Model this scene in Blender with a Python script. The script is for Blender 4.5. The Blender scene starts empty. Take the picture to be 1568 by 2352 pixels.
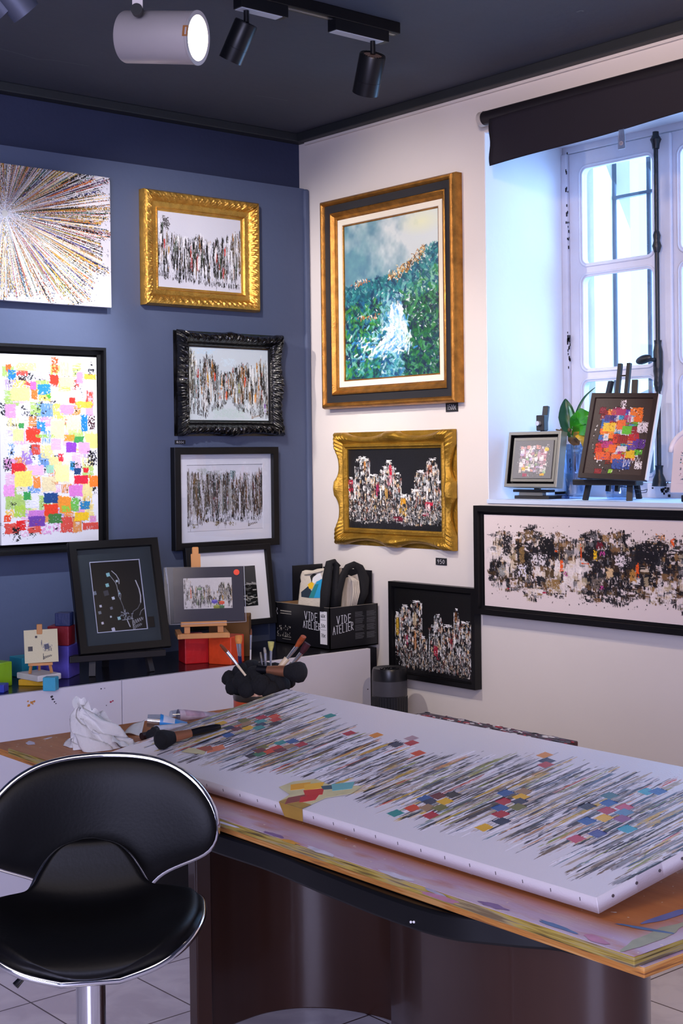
import bpy, bmesh, math, random
import numpy as np
from mathutils import Vector, Matrix, Euler
C = bpy.context.scene
COL = C.collection
PI = math.pi
R = math.radians
random.seed(7)

# ------------------------------------------------------------------ camera
W_, H_ = 1568, 2352
F_, SY_ = 3236.2, -102.8
yaw, pitch, roll = 0.869887, -0.0069289, -0.0120107
CAM = Vector((-3.680, -4.612, 1.5))
_d = Vector((math.cos(yaw)*math.cos(pitch), math.sin(yaw)*math.cos(pitch), math.sin(pitch)))
_r = Vector((math.sin(yaw), -math.cos(yaw), 0)); _u = _r.cross(_d)
_r2 = math.cos(roll)*_r + math.sin(roll)*_u
_u2 = -math.sin(roll)*_r + math.cos(roll)*_u
cd = bpy.data.cameras.new('camera'); cam = bpy.data.objects.new('camera', cd); COL.objects.link(cam)
cam.matrix_world = Matrix(((_r2.x, _u2.x, -_d.x, CAM.x), (_r2.y, _u2.y, -_d.y, CAM.y), (_r2.z, _u2.z, -_d.z, CAM.z), (0, 0, 0, 1)))
cd.sensor_fit = 'VERTICAL'; cd.sensor_height = 36; cd.lens = F_/H_*36
cd.shift_y = SY_/H_; cd.clip_start = 0.05
C.camera = cam

def ray(px, py):
    return _d + _r2*((px-W_/2)/F_) - _u2*((py-(H_/2+SY_))/F_)
def onx(px, py, x): v = ray(px, py); return CAM + v*((x-CAM.x)/v.x)
def ony(px, py, y): v = ray(px, py); return CAM + v*((y-CAM.y)/v.y)
def onz(px, py, z): v = ray(px, py); return CAM + v*((z-CAM.z)/v.z)
def ont(px, py, t): return CAM + ray(px, py)*t

# ------------------------------------------------------------------ colour management, world, lights
C.view_settings.view_transform = 'Standard'; C.view_settings.look = 'None'
C.view_settings.gamma = 1; C.view_settings.use_curve_mapping = False
C.view_settings.exposure = 0.5
def lin(c):
    if isinstance(c, str):
        c = c.lstrip('#'); c = [int(c[i:i+2], 16)/255 for i in (0, 2, 4)]
    return tuple(((v/12.92) if v <= .04045 else ((v+.055)/1.055)**2.4) for v in c)
w = bpy.data.worlds.new('sky'); C.world = w; w.use_nodes = True
bg = w.node_tree.nodes['Background']; bg.inputs[0].default_value = (.42, .66, 1, 1); bg.inputs[1].default_value = 2.0

def area(name, loc, target, sx, sy, power, color):
    l = bpy.data.lights.new(name, 'AREA'); l.shape = 'RECTANGLE'; l.size = sx; l.size_y = sy
    l.energy = power; l.color = color
    o = bpy.data.objects.new(name, l); COL.objects.link(o); o.location = loc
    o.rotation_euler = (Vector(target)-Vector(loc)).to_track_quat('-Z', 'Y').to_euler()
    return o
def spot(name, loc, target, power, color, angle=50, blend=.6, size=.03):
    l = bpy.data.lights.new(name, 'SPOT'); l.energy = power; l.color = color
    l.spot_size = R(angle); l.spot_blend = blend; l.shadow_soft_size = size
    o = bpy.data.objects.new(name, l); COL.objects.link(o); o.location = loc
    o.rotation_euler = (Vector(target)-Vector(loc)).to_track_quat('-Z', 'Y').to_euler()
    return o
WARM = (1, .80, .62); NEUT = (1, .90, .84); COOL = (.62, .72, 1)
# daylight from the shop front behind and to the left of the camera, and through the window
area('shopfront_daylight', (-5.9, -5.6, 1.8), (-1.5, -2.2, .9), 2.6, 2.0, 200, (.63, .64, 1))
area('window_daylight', (.95, -1.56, 2.1), (-1.0, -1.75, .9), 1.0, 1.3, 36, (.32, .56, 1))
area('ceiling_fill', (-3.2, -3.2, 2.75), (-2.6, -2.6, 0), 2.0, 2.0, 26, (1, .85, .80))  # added soft fill below the ceiling, no lamp hangs there
spot('track_spot_light', (-1.10, -1.15, 2.70), (-1.42, -.06, 1.75), 100, (.86, .90, 1), 52, .8, .02)
spot('track_spot_light', (-1.60, -1.35, 2.72), (-.52, -.06, 1.90), 76, NEUT, 58, .8, .02)
spot('track_spot_light', (-2.0, -1.55, 2.70), (-1.25, -.06, 2.25), 8, NEUT, 46, .8, .02)
spot('track_spot_light', (-2.5, -.42, 2.70), (0, -.62, 1.95), 110, NEUT, 42, .8, .02)
spot('track_spot_light', (-1.7, -.95, 2.70), (0, -.80, 1.2), 60, NEUT, 56, .9, .03)
spot('track_spot_light', (-1.5, -2.3, 2.72), (0, -1.75, 2.3), 36, (1, .70, .46), 90, 1, .05)
spot('track_spot_light', (-1.5, -3.6, 2.72), (0, -1.7, .75), 75, (1, .76, .52), 70, 1, .05)
'''LIGHTS_END'''

# ------------------------------------------------------------------ materials
_M = {}
def _nodes(name):
    m = bpy.data.materials.new(name); m.use_nodes = True
    nt = m.node_tree; b = nt.nodes['Principled BSDF']
    return m, nt, b
def mat(name, col, rough=.5, metal=0, var=.06, scale=8, bump=0, bscale=60, coat=0, stretch=None, spec=.5, emit=None, estr=0, trans=0, alpha=1):
    if name in _M: return _M[name]
    m, nt, b = _nodes(name); L = nt.links
    c = lin(col)
    tc = nt.nodes.new('ShaderNodeTexCoord'); mp = nt.nodes.new('ShaderNodeMapping')
    L.new(tc.outputs['Object'], mp.inputs[0])
    if stretch: mp.inputs['Scale'].default_value = stretch
    n = nt.nodes.new('ShaderNodeTexNoise'); n.inputs['Scale'].default_value = scale; n.inputs['Detail'].default_value = 5
    L.new(mp.outputs[0], n.inputs['Vector'])
    mr = nt.nodes.new('ShaderNodeMapRange'); mr.inputs[1].default_value = .3; mr.inputs[2].default_value = .7
    mr.inputs[3].default_value = 1-var; mr.inputs[4].default_value = 1+var
    L.new(n.outputs[0], mr.inputs[0])
    mx = nt.nodes.new('ShaderNodeVectorMath'); mx.operation = 'SCALE'; mx.inputs[0].default_value = c
    L.new(mr.outputs[0], mx.inputs['Scale']); L.new(mx.outputs[0], b.inputs['Base Color'])
    b.inputs['Roughness'].default_value = rough; b.inputs['Metallic'].default_value = metal
    b.inputs['Specular IOR Level'].default_value = spec
    b.inputs['Coat Weight'].default_value = coat
    b.inputs['Transmission Weight'].default_value = trans
    b.inputs['Alpha'].default_value = alpha
    if bump:
        n2 = nt.nodes.new('ShaderNodeTexNoise'); n2.inputs['Scale'].default_value = bscale; n2.inputs['Detail'].default_value = 6
        L.new(mp.outputs[0], n2.inputs['Vector'])
        bp = nt.nodes.new('ShaderNodeBump'); bp.inputs['Strength'].default_value = bump; bp.inputs['Distance'].default_value = .01
        L.new(n2.outputs[0], bp.inputs['Height']); L.new(bp.outputs[0], b.inputs['Normal'])
    if emit is not None:
        b.inputs['Emission Color'].default_value = (*lin(emit), 1); b.inputs['Emission Strength'].default_value = estr
    _M[name] = m
    return m
def attr_mat(name, rough=.45, bump=.15, bscale=250, spec=.5):
    if name in _M: return _M[name]
    m, nt, b = _nodes(name)
    a = nt.nodes.new('ShaderNodeAttribute'); a.attribute_name = 'paint'
    nt.links.new(a.outputs['Color'], b.inputs['Base Color'])
    b.inputs['Roughness'].default_value = rough; b.inputs['Specular IOR Level'].default_value = spec
    n2 = nt.nodes.new('ShaderNodeTexNoise'); n2.inputs['Scale'].default_value = bscale
    tc = nt.nodes.new('ShaderNodeTexCoord'); nt.links.new(tc.outputs['Object'], n2.inputs['Vector'])
    bp = nt.nodes.new('ShaderNodeBump'); bp.inputs['Strength'].default_value = bump; bp.inputs['Distance'].default_value = .002
    nt.links.new(n2.outputs[0], bp.inputs['Height']); nt.links.new(bp.outputs[0], b.inputs['Normal'])
    _M[name] = m
    return m
def glass_mat(name, tint=(.9, .95, 1), gloss=.08, rough=.02):
    if name in _M: return _M[name]
    m, nt, b = _nodes(name); nt.nodes.remove(b)
    t = nt.nodes.new('ShaderNodeBsdfTransparent'); t.inputs[0].default_value = (*tint, 1)
    g = nt.nodes.new('ShaderNodeBsdfGlossy'); g.inputs['Roughness'].default_value = rough
    n = nt.nodes.new('ShaderNodeTexNoise'); n.inputs['Scale'].default_value = 6
    mr = nt.nodes.new('ShaderNodeMapRange'); mr.inputs[3].default_value = gloss*.6; mr.inputs[4].default_value = gloss*1.4
    nt.links.new(n.outputs[0], mr.inputs[0])
    mx = nt.nodes.new('ShaderNodeMixShader'); nt.links.new(mr.outputs[0], mx.inputs[0])
    nt.links.new(t.outputs[0], mx.inputs[1]); nt.links.new(g.outputs[0], mx.inputs[2])
    nt.links.new(mx.outputs[0], nt.nodes['Material Output'].inputs[0])
    _M[name] = m
    return m

# ------------------------------------------------------------------ geometry helpers
class MB:
    def __init__(s): s.v = []; s.f = []; s.m = []; s.mats = []; s.k = 0
    def use(s, m):
        if m not in s.mats: s.mats.append(m)
        s.k = s.mats.index(m); return s
    def add(s, vs, fs):
        b = len(s.v); s.v += [tuple(v) for v in vs]
        for f in fs: s.f.append(tuple(b+i for i in f)); s.m.append(s.k)
        return s
    def box(s, lo, hi, M=None):
        x0, y0, z0 = lo; x1, y1, z1 = hi
        vs = [(x0, y0, z0), (x1, y0, z0), (x1, y1, z0), (x0, y1, z0), (x0, y0, z1), (x1, y0, z1), (x1, y1, z1), (x0, y1, z1)]
        if M is not None: vs = [M @ Vector(v) for v in vs]
        return s.add(vs, [(0, 3, 2, 1), (4, 5, 6, 7), (0, 1, 5, 4), (1, 2, 6, 5), (2, 3, 7, 6), (3, 0, 4, 7)])
    def bar(s, a, b, wx, wy, up=(0, 0, 1)):
        a = Vector(a); b = Vector(b); d = (b-a); L = d.length; d.normalize()
        x = d.cross(Vector(up))
        if x.length < 1e-4: x = d.cross(Vector((1, 0, 0)))
        x.normalize(); y = x.cross(d)
        M = Matrix((( x.x, y.x, d.x, a.x), (x.y, y.y, d.y, a.y), (x.z, y.z, d.z, a.z), (0, 0, 0, 1)))
        return s.box((-wx/2, -wy/2, 0), (wx/2, wy/2, L), M)
    def tube(s, pts, r, n=12, caps=True, closed=False, flat=1.0):
        pts = [Vector(p) for p in pts]; N = len(pts)
        rs = r if isinstance(r, (list, tuple)) else [r]*N
        up = Vector((0, 0, 1)); rings = []; px = None
        for i, p in enumerate(pts):
            if closed: d = pts[(i+1) % N]-pts[i-1]
            else: d = pts[min(i+1, N-1)]-pts[max(i-1, 0)]
            d.normalize()
            if px is None:
                x = d.cross(up)
                if x.length < 1e-3: x = d.cross(Vector((0, 1, 0)))
            else: x = px - d*px.dot(d)
            x.normalize(); px = x; y = d.cross(x)
            rings.append([p + (x*math.cos(2*PI*k/n) + y*math.sin(2*PI*k/n)*flat)*rs[i] for k in range(n)])
        vs = [v for g in rings for v in g]; fs = []
        M = N if closed else N-1
        for i in range(M):
            a = i*n; b = ((i+1) % N)*n
            for k in range(n): fs.append((a+k, a+(k+1) % n, b+(k+1) % n, b+k))
        if caps and not closed:
            fs.append(tuple(range(n-1, -1, -1))); fs.append(tuple((N-1)*n+k for k in range(n)))
        return s.add(vs, fs)
    def lathe(s, prof, n=32, M=None):
        vs = []; fs = []
        for (r, z) in prof:
            for k in range(n): vs.append(Vector((r*math.cos(2*PI*k/n), r*math.sin(2*PI*k/n), z)))
        if M is not None: vs = [M @ v for v in vs]
        for i in range(len(prof)-1):
            for k in range(n): fs.append((i*n+k, i*n+(k+1) % n, (i+1)*n+(k+1) % n, (i+1)*n+k))
        return s.add(vs, fs)
    def cyl(s, a, b, r, r2=None, n=24):
        a = Vector(a); b = Vector(b); q = (b-a).to_track_quat('Z', 'Y'); M = Matrix.Translation(a) @ q.to_matrix().to_4x4()
        L = (b-a).length; r2 = r if r2 is None else r2
        return s.lathe([(1e-4, 0), (r, 0), (r2, L), (1e-4, L)], n, M)
    def grid(s, fn, nu, nv, closed_u=False):
        vs = [fn(i/nu, j/nv) for j in range(nv+1) for i in range(nu+1)]
        fs = [(j*(nu+1)+i, j*(nu+1)+i+1, (j+1)*(nu+1)+i+1, (j+1)*(nu+1)+i) for j in range(nv) for i in range(nu)]
        return s.add(vs, fs)
    def prism(s, poly, z0, z1, M=None):
        n = len(poly); vs = [(x, y, z0) for x, y in poly]+[(x, y, z1) for x, y in poly]
        if M is not None: vs = [M @ Vector(v) for v in vs]
        fs = [tuple(range(n-1, -1, -1)), tuple(range(n, 2*n))]+[(i, (i+1) % n, n+(i+1) % n, n+i) for i in range(n)]
        return s.add(vs, fs)
    def ball(s, c, rx, ry=None, rz=None, n=16, M=None):
        ry = rx if ry is None else ry; rz = rx if rz is None else rz; vs = []; fs = []; h = n//2
        for j in range(h+1):
            t = PI*j/h
            for k in range(n):
                p = Vector((rx*math.sin(t)*math.cos(2*PI*k/n), ry*math.sin(t)*math.sin(2*PI*k/n), rz*math.cos(t)))
                if M is not None: p = M @ p
                vs.append(p+Vector(c))
        for j in range(h):
            for k in range(n): fs.append((j*n+k, (j+1)*n+k, (j+1)*n+(k+1) % n, j*n+(k+1) % n))
        return s.add(vs, fs)
    def build(s, name, parent=None, m=None, smooth=False, bevel=0, seg=2, solid=0, sub=0, loc=None):
        me = bpy.data.meshes.new(name); me.from_pydata(s.v, [], s.f); me.update()
        mats = s.mats if s.mats else [m]
        for q in mats: me.materials.append(q)
        if s.mats: me.polygons.foreach_set('material_index', s.m)
        bm = bmesh.new(); bm.from_mesh(me); bmesh.ops.remove_doubles(bm, verts=bm.verts, dist=1e-6)
        bmesh.ops.recalc_face_normals(bm, faces=bm.faces); bm.to_mesh(me); bm.free()
        if smooth:
            me.polygons.foreach_set('use_smooth', [True]*len(me.polygons))
        o = bpy.data.objects.new(name, me); COL.objects.link(o)
        if parent is not None: o.parent = parent
        if loc is not None: o.location = loc
        if solid:
            md = o.modifiers.new('solid', 'SOLIDIFY'); md.thickness = solid; md.offset = 0
        if bevel:
            md = o.modifiers.new('bevel', 'BEVEL'); md.width = bevel; md.segments = seg; md.limit_method = 'ANGLE'; md.angle_limit = R(35)
        if sub:
            md = o.modifiers.new('sub', 'SUBSURF'); md.levels = sub; md.render_levels = sub
        if smooth == 'auto':
            try:
                me.set_sharp_from_angle(angle=R(35))
            except Exception: pass
        return o
def tag(o, label=None, cat=None, group=None, kind=None):
    if label: o['label'] = label
    if cat: o['category'] = cat
    if group: o['group'] = group
    if kind: o['kind'] = kind
    return o
def thing(name, label, cat, loc=(0, 0, 0), rot=None, group=None):
    o = bpy.data.objects.new(name, None); COL.objects.link(o); o.location = loc
    o.empty_display_size = .05
    if rot is not None: o.rotation_euler = rot
    return tag(o, label, cat, group)
def facing(yaw_deg, tilt=0, rollz=0):
    """local X right, Y up, Z out; yaw 0 faces -Y, tilt leans the top back"""
    return (Matrix.Rotation(R(yaw_deg), 3, 'Z') @ Matrix.Rotation(R(90-tilt), 3, 'X') @ Matrix.Rotation(R(rollz), 3, 'Z')).to_euler()
# ------------------------------------------------------------------ the small paint engine: numpy arrays that become a painted grid mesh
def hexrgb(c):
    c = c.lstrip('#'); return np.array([int(c[i:i+2], 16)/255 for i in (0, 2, 4)])
def vnoise(rg, h, w, cy, cx):
    gy = max(2, int(math.ceil(h/cy))+2); gx = max(2, int(math.ceil(w/cx))+2)
    g = rg.random((gy, gx)); y = np.arange(h)/cy; x = np.arange(w)/cx
    iy = np.minimum(y.astype(int), gy-2); ix = np.minimum(x.astype(int), gx-2)
    fy = y-iy; fx = x-ix; fy = fy*fy*(3-2*fy); fx = fx*fx*(3-2*fx)
    a = g[iy][:, ix]; b = g[iy][:, ix+1]; c = g[iy+1][:, ix]; d = g[iy+1][:, ix+1]
    return (a*(1-fx)+b*fx)*(1-fy)[:, None]+(c*(1-fx)+d*fx)*fy[:, None]
def fbm(rg, h, w, s, st=1.0, o=4):
    t = 0; k = 0; a = 1
    for i in range(o):
        t = t+a*vnoise(rg, h, w, max(1, s*st/2**i), max(1, s/2**i)); k += a; a *= .55
    return t/k
class Paint:
    def __init__(s, w, h, ppm, base, seed):
        s.w, s.h, s.ppm = w, h, ppm
        s.W = max(8, int(w*ppm)); s.H = max(8, int(h*ppm))
        s.a = np.ones((s.H, s.W, 3))*hexrgb(base); s.z = np.zeros((s.H, s.W)); s.rg = np.random.default_rng(seed)
        s.nv = vnoise(s.rg, s.H, s.W, 14, 1.3)*.6+vnoise(s.rg, s.H, s.W, 5, 1.0)*.4   # vertically drawn paint
        s.nh = vnoise(s.rg, s.H, s.W, 1.3, 14)*.6+vnoise(s.rg, s.H, s.W, 1.0, 5)*.4
        s.n = vnoise(s.rg, s.H, s.W, 3, 3)*.6+vnoise(s.rg, s.H, s.W, 1.4, 1.4)*.4
    def _box(s, x0, y0, x1, y1):
        X0 = max(0, int(x0*s.W)); X1 = min(s.W, int(math.ceil(x1*s.W))); Y0 = max(0, int(y0*s.H)); Y1 = min(s.H, int(math.ceil(y1*s.H)))
        return X0, Y0, X1, Y1
    def put(s, x0, y0, x1, y1, col, dry=.3, n='nv', op=1.0, edge=.25, hgt=.3):
        """rectangle of paint in 0..1 coordinates (y down) with a ragged dry edge"""
        X0, Y0, X1, Y1 = s._box(x0, y0, x1, y1)
        if X1 <= X0 or Y1 <= Y0: return
        yy = (np.arange(Y0, Y1)+.5)/s.H; xx = (np.arange(X0, X1)+.5)/s.W
        ty = np.minimum(yy-y0, y1-yy)/max(1e-6, (y1-y0))/edge; tx = np.minimum(xx-x0, x1-xx)/max(1e-6, (x1-x0))/edge
        e = np.clip(np.minimum(ty[:, None], tx[None, :]) if n != 'nv' else np.minimum(ty[:, None], tx[None, :]*3), 0, 1)
        nn = getattr(s, n)[Y0:Y1, X0:X1]
        thr = dry + (1-e)*(.75-dry*.5)
        m = (np.clip((nn-thr)/.08+.5, 0, 1)*op)[..., None]
        c = col if isinstance(col, np.ndarray) else hexrgb(col)
        sh = 1+.16*(s.n[Y0:Y1, X0:X1]-.5)[..., None]
        s.a[Y0:Y1, X0:X1] = s.a[Y0:Y1, X0:X1]*(1-m)+np.clip(c*sh, 0, 1)*m
        s.z[Y0:Y1, X0:X1] = s.z[Y0:Y1, X0:X1]*(1-m[..., 0])+m[..., 0]*hgt*(.5+nn)
    def poly(s, pts, col, op=1.0, dry=0.0, hgt=.1):
        xs = [p[0] for p in pts]; ys = [p[1] for p in pts]
        X0, Y0, X1, Y1 = s._box(min(xs), min(ys), max(xs), max(ys))
        if X1 <= X0 or Y1 <= Y0: return
        xx, yy = np.meshgrid((np.arange(X0, X1)+.5)/s.W, (np.arange(Y0, Y1)+.5)/s.H); ins = np.zeros(xx.shape, bool)
        for i in range(len(pts)):
            (xa, ya), (xb, yb) = pts[i], pts[i-1]
            if ya == yb: continue
            ins ^= ((ya > yy) != (yb > yy)) & (xx < (xb-xa)*(yy-ya)/(yb-ya)+xa)
        m = (ins & (s.n[Y0:Y1, X0:X1] >= dry)).astype(float)[..., None]*op
        c = col if isinstance(col, np.ndarray) else hexrgb(col)
        s.a[Y0:Y1, X0:X1] = s.a[Y0:Y1, X0:X1]*(1-m)+c*m
        s.z[Y0:Y1, X0:X1] = s.z[Y0:Y1, X0:X1]*(1-m[..., 0])+m[..., 0]*hgt
    def line(s, pts, wd, col, op=1.0):
        """thin brush line, width in metres"""
        for (xa, ya), (xb, yb) in zip(pts[:-1], pts[1:]):
            ax, ay, bx, by = xa*s.w, ya*s.h, xb*s.w, yb*s.h
            X0, Y0, X1, Y1 = s._box((min(ax, bx)-wd)/s.w, (min(ay, by)-wd)/s.h, (max(ax, bx)+wd)/s.w, (max(ay, by)+wd)/s.h)
            if X1 <= X0 or Y1 <= Y0: continue
            xx, yy = np.meshgrid((np.arange(X0, X1)+.5)/s.ppm, (np.arange(Y0, Y1)+.5)/s.ppm)
            dx, dy = bx-ax, by-ay; L2 = dx*dx+dy*dy+1e-12
            t = np.clip(((xx-ax)*dx+(yy-ay)*dy)/L2, 0, 1)
            d = np.hypot(xx-ax-t*dx, yy-ay-t*dy)
            m = (np.clip((wd/2-d)*s.ppm+.6, 0, 1)*op)[..., None]
            s.a[Y0:Y1, X0:X1] = s.a[Y0:Y1, X0:X1]*(1-m)+hexrgb(col)*m
    def dab(s, x, y, L, wd, ang, col, op=.9, dry=.35, hgt=.5):
        """an elongated bristle mark; x, y in 0..1, L and wd in metres"""
        c = col if isinstance(col, np.ndarray) else hexrgb(col)
        cx, cy = x*s.w*s.ppm, y*s.h*s.ppm; l = L*s.ppm/2; q = max(.8, wd*s.ppm/2); e = int(l+q)+2
        X0 = max(0, int(cx-e)); X1 = min(s.W, int(cx+e)); Y0 = max(0, int(cy-e)); Y1 = min(s.H, int(cy+e))
        if X1 <= X0 or Y1 <= Y0: return
        xx, yy = np.meshgrid(np.arange(X0, X1)+.5-cx, np.arange(Y0, Y1)+.5-cy)
        ca, sa = math.cos(ang), math.sin(ang); u = xx*ca+yy*sa; v = -xx*sa+yy*ca
        ph = s.rg.random()*9
        br = .5+.5*np.sin(v*2.1+ph+3*np.sin(v*.7+ph*2))           # bristle lines
        e2 = 1-np.maximum(np.abs(u)/l, np.abs(v)/q)
        m = np.clip(e2*4, 0, 1)*np.clip((br*.6+s.n[Y0:Y1, X0:X1]*.6-dry)/.15, 0, 1)
        m = (m*op)[..., None]
        s.a[Y0:Y1, X0:X1] = s.a[Y0:Y1, X0:X1]*(1-m)+c*m
        s.z[Y0:Y1, X0:X1] = s.z[Y0:Y1, X0:X1]*(1-m[..., 0])+m[..., 0]*hgt*(.4+.6*br)
    def signature(s, x, y, sc, col='#2a2520'):
        pts = []
        for i in range(26):
            t = i/25; pts.append((x+sc*t, y-sc*.25*t+sc*.16*math.sin(t*34+1)*(1-.4*t)))
        s.line([(x+.02*sc, y-sc*.5), (x, y+.18*sc), (x+.16*sc, y+.1*sc)], .0016, col); s.line(pts, .0013, col)
    def mesh(s, name, parent, m, thick=0.0, amp=.0008, side=None, z0=0.0):
        H, Wd = s.H, s.W
        xs = np.linspace(-s.w/2, s.w/2, Wd); ys = np.linspace(s.h/2, -s.h/2, H)
        X, Y = np.meshgrid(xs, ys); co = np.stack([X, Y, s.z*amp+z0], -1).reshape(-1, 3)
        col = np.concatenate([np.clip(s.a, 0, 1), np.ones((H, Wd, 1))], -1).reshape(-1, 4)
        i = np.arange(H*Wd).reshape(H, Wd)
        f = np.stack([i[:-1, :-1], i[1:, :-1], i[1:, 1:], i[:-1, 1:]], -1).reshape(-1, 4)
        if thick:
            ringi = np.concatenate([i[0, :-1], i[:-1, -1], i[-1, :0:-1], i[:0:-1, 0]])
            n = len(ringi); b = H*Wd
            base = co[ringi].copy(); base[:, 2] = z0; back = base.copy(); back[:, 2] = z0-thick
            sc = np.array([*(hexrgb(side) if side else np.ones(3)), 1.0])
            co = np.concatenate([co, base, back]); col = np.concatenate([col, np.tile(sc, (2*n, 1))])
            k = np.arange(n); k2 = (k+1) % n
            f = np.concatenate([f, np.stack([b+k, b+k2, b+n+k2, b+n+k], -1), np.stack([ringi[k], ringi[k2], b+k2, b+k], -1)])
            cb = len(co); co = np.concatenate([co, [[0, 0, z0-thick]]]); col = np.concatenate([col, sc[None]])
            tri = np.stack([b+n+k, b+n+k2, np.full(n, cb)], -1)
        else: tri = np.zeros((0, 3), int)
        me = bpy.data.meshes.new(name); me.vertices.add(len(co)); me.vertices.foreach_set('co', co.astype(np.float32).ravel())
        loops = np.concatenate([f.ravel(), tri.ravel()]).astype(np.int32)
        tot = np.concatenate([np.full(len(f), 4), np.full(len(tri), 3)]).astype(np.int32)
        st = np.concatenate([[0], np.cumsum(tot)[:-1]]).astype(np.int32)
        me.loops.add(len(loops)); me.loops.foreach_set('vertex_index', loops)
        me.polygons.add(len(tot)); me.polygons.foreach_set('loop_start', st); me.polygons.foreach_set('loop_total', tot)
        me.update(calc_edges=True)
        ca = me.color_attributes.new('paint', 'BYTE_COLOR', 'POINT'); ca.data.foreach_set('color_srgb', col.astype(np.float32).ravel())
        me.materials.append(m)
        o = bpy.data.objects.new(name, me); COL.objects.link(o)
        if parent is not None: o.parent = parent
        return o
PAINT = lambda: attr_mat('artist_paint', .42, .25)
PRINT = lambda: attr_mat('print_under_glass', .25, .05)

# ---- painters -----------------------------------------------------
def p_streaks(w, h, ppm, seed, top, bot, cols, n=420, base='#d4d6de', wmin=.004, wmax=.012, lmul=1.0, dry=.42, blobs=()):
    """drawn-down palette-knife city on white; top / bot: envelopes as lists over x"""
    P = Paint(w, h, ppm, base, seed); rg = P.rg
    names = list(cols); wt = np.array([cols[k] for k in names]); wt = wt/wt.sum()
    for (x, y, sx, sy, c) in blobs: P.put(x-sx, y-sy, x+sx, y+sy, c, .4, 'n', .7)
    gh = vnoise(rg, 1, P.W, 1, .028*P.W)[0]                       # clumps of colour across the picture
    for i in range(int(n*1.7)):
        x = rg.random(); t = np.interp(x, np.linspace(0, 1, len(top)), top); b = np.interp(x, np.linspace(0, 1, len(bot)), bot)
        L = (b-t)*(.18+.55*rg.random())*lmul; y0 = t+(b-t-L)*rg.random()
        if rg.random() < .22: y0 = t-(b-t)*.08*rg.random()
        ww = (wmin+(wmax-wmin)*rg.random()**2)/w
        c = names[rg.choice(len(names), p=wt)]
        if gh[int(x*(P.W-1))] < .40 and c[1] < '4' and rg.random() < .6: c = base
        P.put(x-ww/2, y0, x+ww/2, y0+L, c, dry-.14+.20*rg.random(), 'nv', .95, .3)
        if rg.random() < .2: P.put(x-.3*ww, y0+L*.2, x+.3*ww, y0+L*1.25, '#15120f', .44, 'nv', .9, .3)
    for i in range(int(n*.25)):
        x = rg.random(); b = np.interp(x, np.linspace(0, 1, len(bot)), bot)
        P.put(x-.006, b-.06-.05*rg.random(), x+.006, b+.03*rg.random(), '#17130f', .5, 'nv', .9)
    return P
def p_city(w, h, ppm, seed, towers, base='#0d0d0f', accents=()):
    P = Paint(w, h, ppm, base, seed); rg = P.rg
    pal = ['#dcdcda', '#e8e6e2', '#c7c9cb', '#c9a070', '#8d8a88', '#e9d3b0', '#a8b4b8', '#9a5a4a', '#f2f0ec']
    bk = [base, '#17151a', '#221c1c']
    for (x0, x1, yt, yb) in towers:
        if x1-x0 > .3: continue
        tw = x1-x0; k = int(tw*(yb-yt)*w*h*21000)
        for i in range(k):
            x = x0+tw*rg.random(); y = yt+(yb-yt)*rg.random(); dn = (y-yt)/(yb-yt)
            L = .03+.09*rg.random(); s_ = .005+.012*rg.random()
            c = pal[rg.integers(len(pal))] if rg.random() < .80-.45*dn**1.5 else bk[rg.integers(3)]
            P.put(x-s_, y, x+s_, min(y+L, yb+.03), c, .34+.16*rg.random()+.06*dn, ['nv', 'nv', 'n'][rg.integers(3)], .95, .35)
        P.put(x0+.01, yt-.014, x1-.01, yt+.035, '#efeeec', .42, 'nh', 1)
        for e in (x0, x1): P.put(e-.006, yt+.02, e+.006, yb-.15, '#f2f1ee', .46, 'nv', .95)
    for (x0, x1, yt, yb) in towers:
        if x1-x0 <= .3: continue
        for i in range(int(w*h*9000)):
            x = x0+(x1-x0)*rg.random(); y = yt+(yb-yt)*rg.random(); P.put(x-.005, y, x+.005, y+.03+.06*rg.random(), (pal+bk*3)[rg.integers(len(pal)+9)], .46, 'nv', .9)
    for (x, y, sx, sy, c) in accents:
        for i in range(26): P.put(x-sx+rg.random()*sx*1.3, y-sy+rg.random()*sy*1.1, x-sx*.2+rg.random()*sx*1.1, y+rg.random()*sy, c, .44, 'nv', .9)
        for i in range(8): P.put(x-sx+rg.random()*2*sx, y-sy+rg.random()*2*sy, x-sx*.8+rg.random()*2*sx, y-sy*.5+rg.random()*2*sy, ['#efe9e4', base][rg.integers(2)], .46, 'nv', .9)
    for i in range(int(w*h*5200)):
        x = rg.random(); y = .72+.20*rg.random(); r = .004+.010*rg.random()
        P.dab(x, y, r*1.2*w, r*.6*w, rg.random()*3.1, ['#c9cbcc', '#6d6f70', base, '#dcd6ca', base, base][rg.integers(6)], .9, .3)
    P.put(-.1, .90, 1.1, 1.2, base, .30, 'n', 1, .4)
    P.signature(.60, .93, .10, '#8c8c90')
    return P
PALB = ['#f6c81c', '#f3d44a', '#e0241c', '#f0641e', '#f59a1e', '#1f86c4', '#155f9e', '#2f9a3c', '#8fcf3a', '#c86ab8', '#7b44b0', '#e08ac8', '#f3ecc0', '#b3121e', '#e8c27c', '#ffffff']
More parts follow.
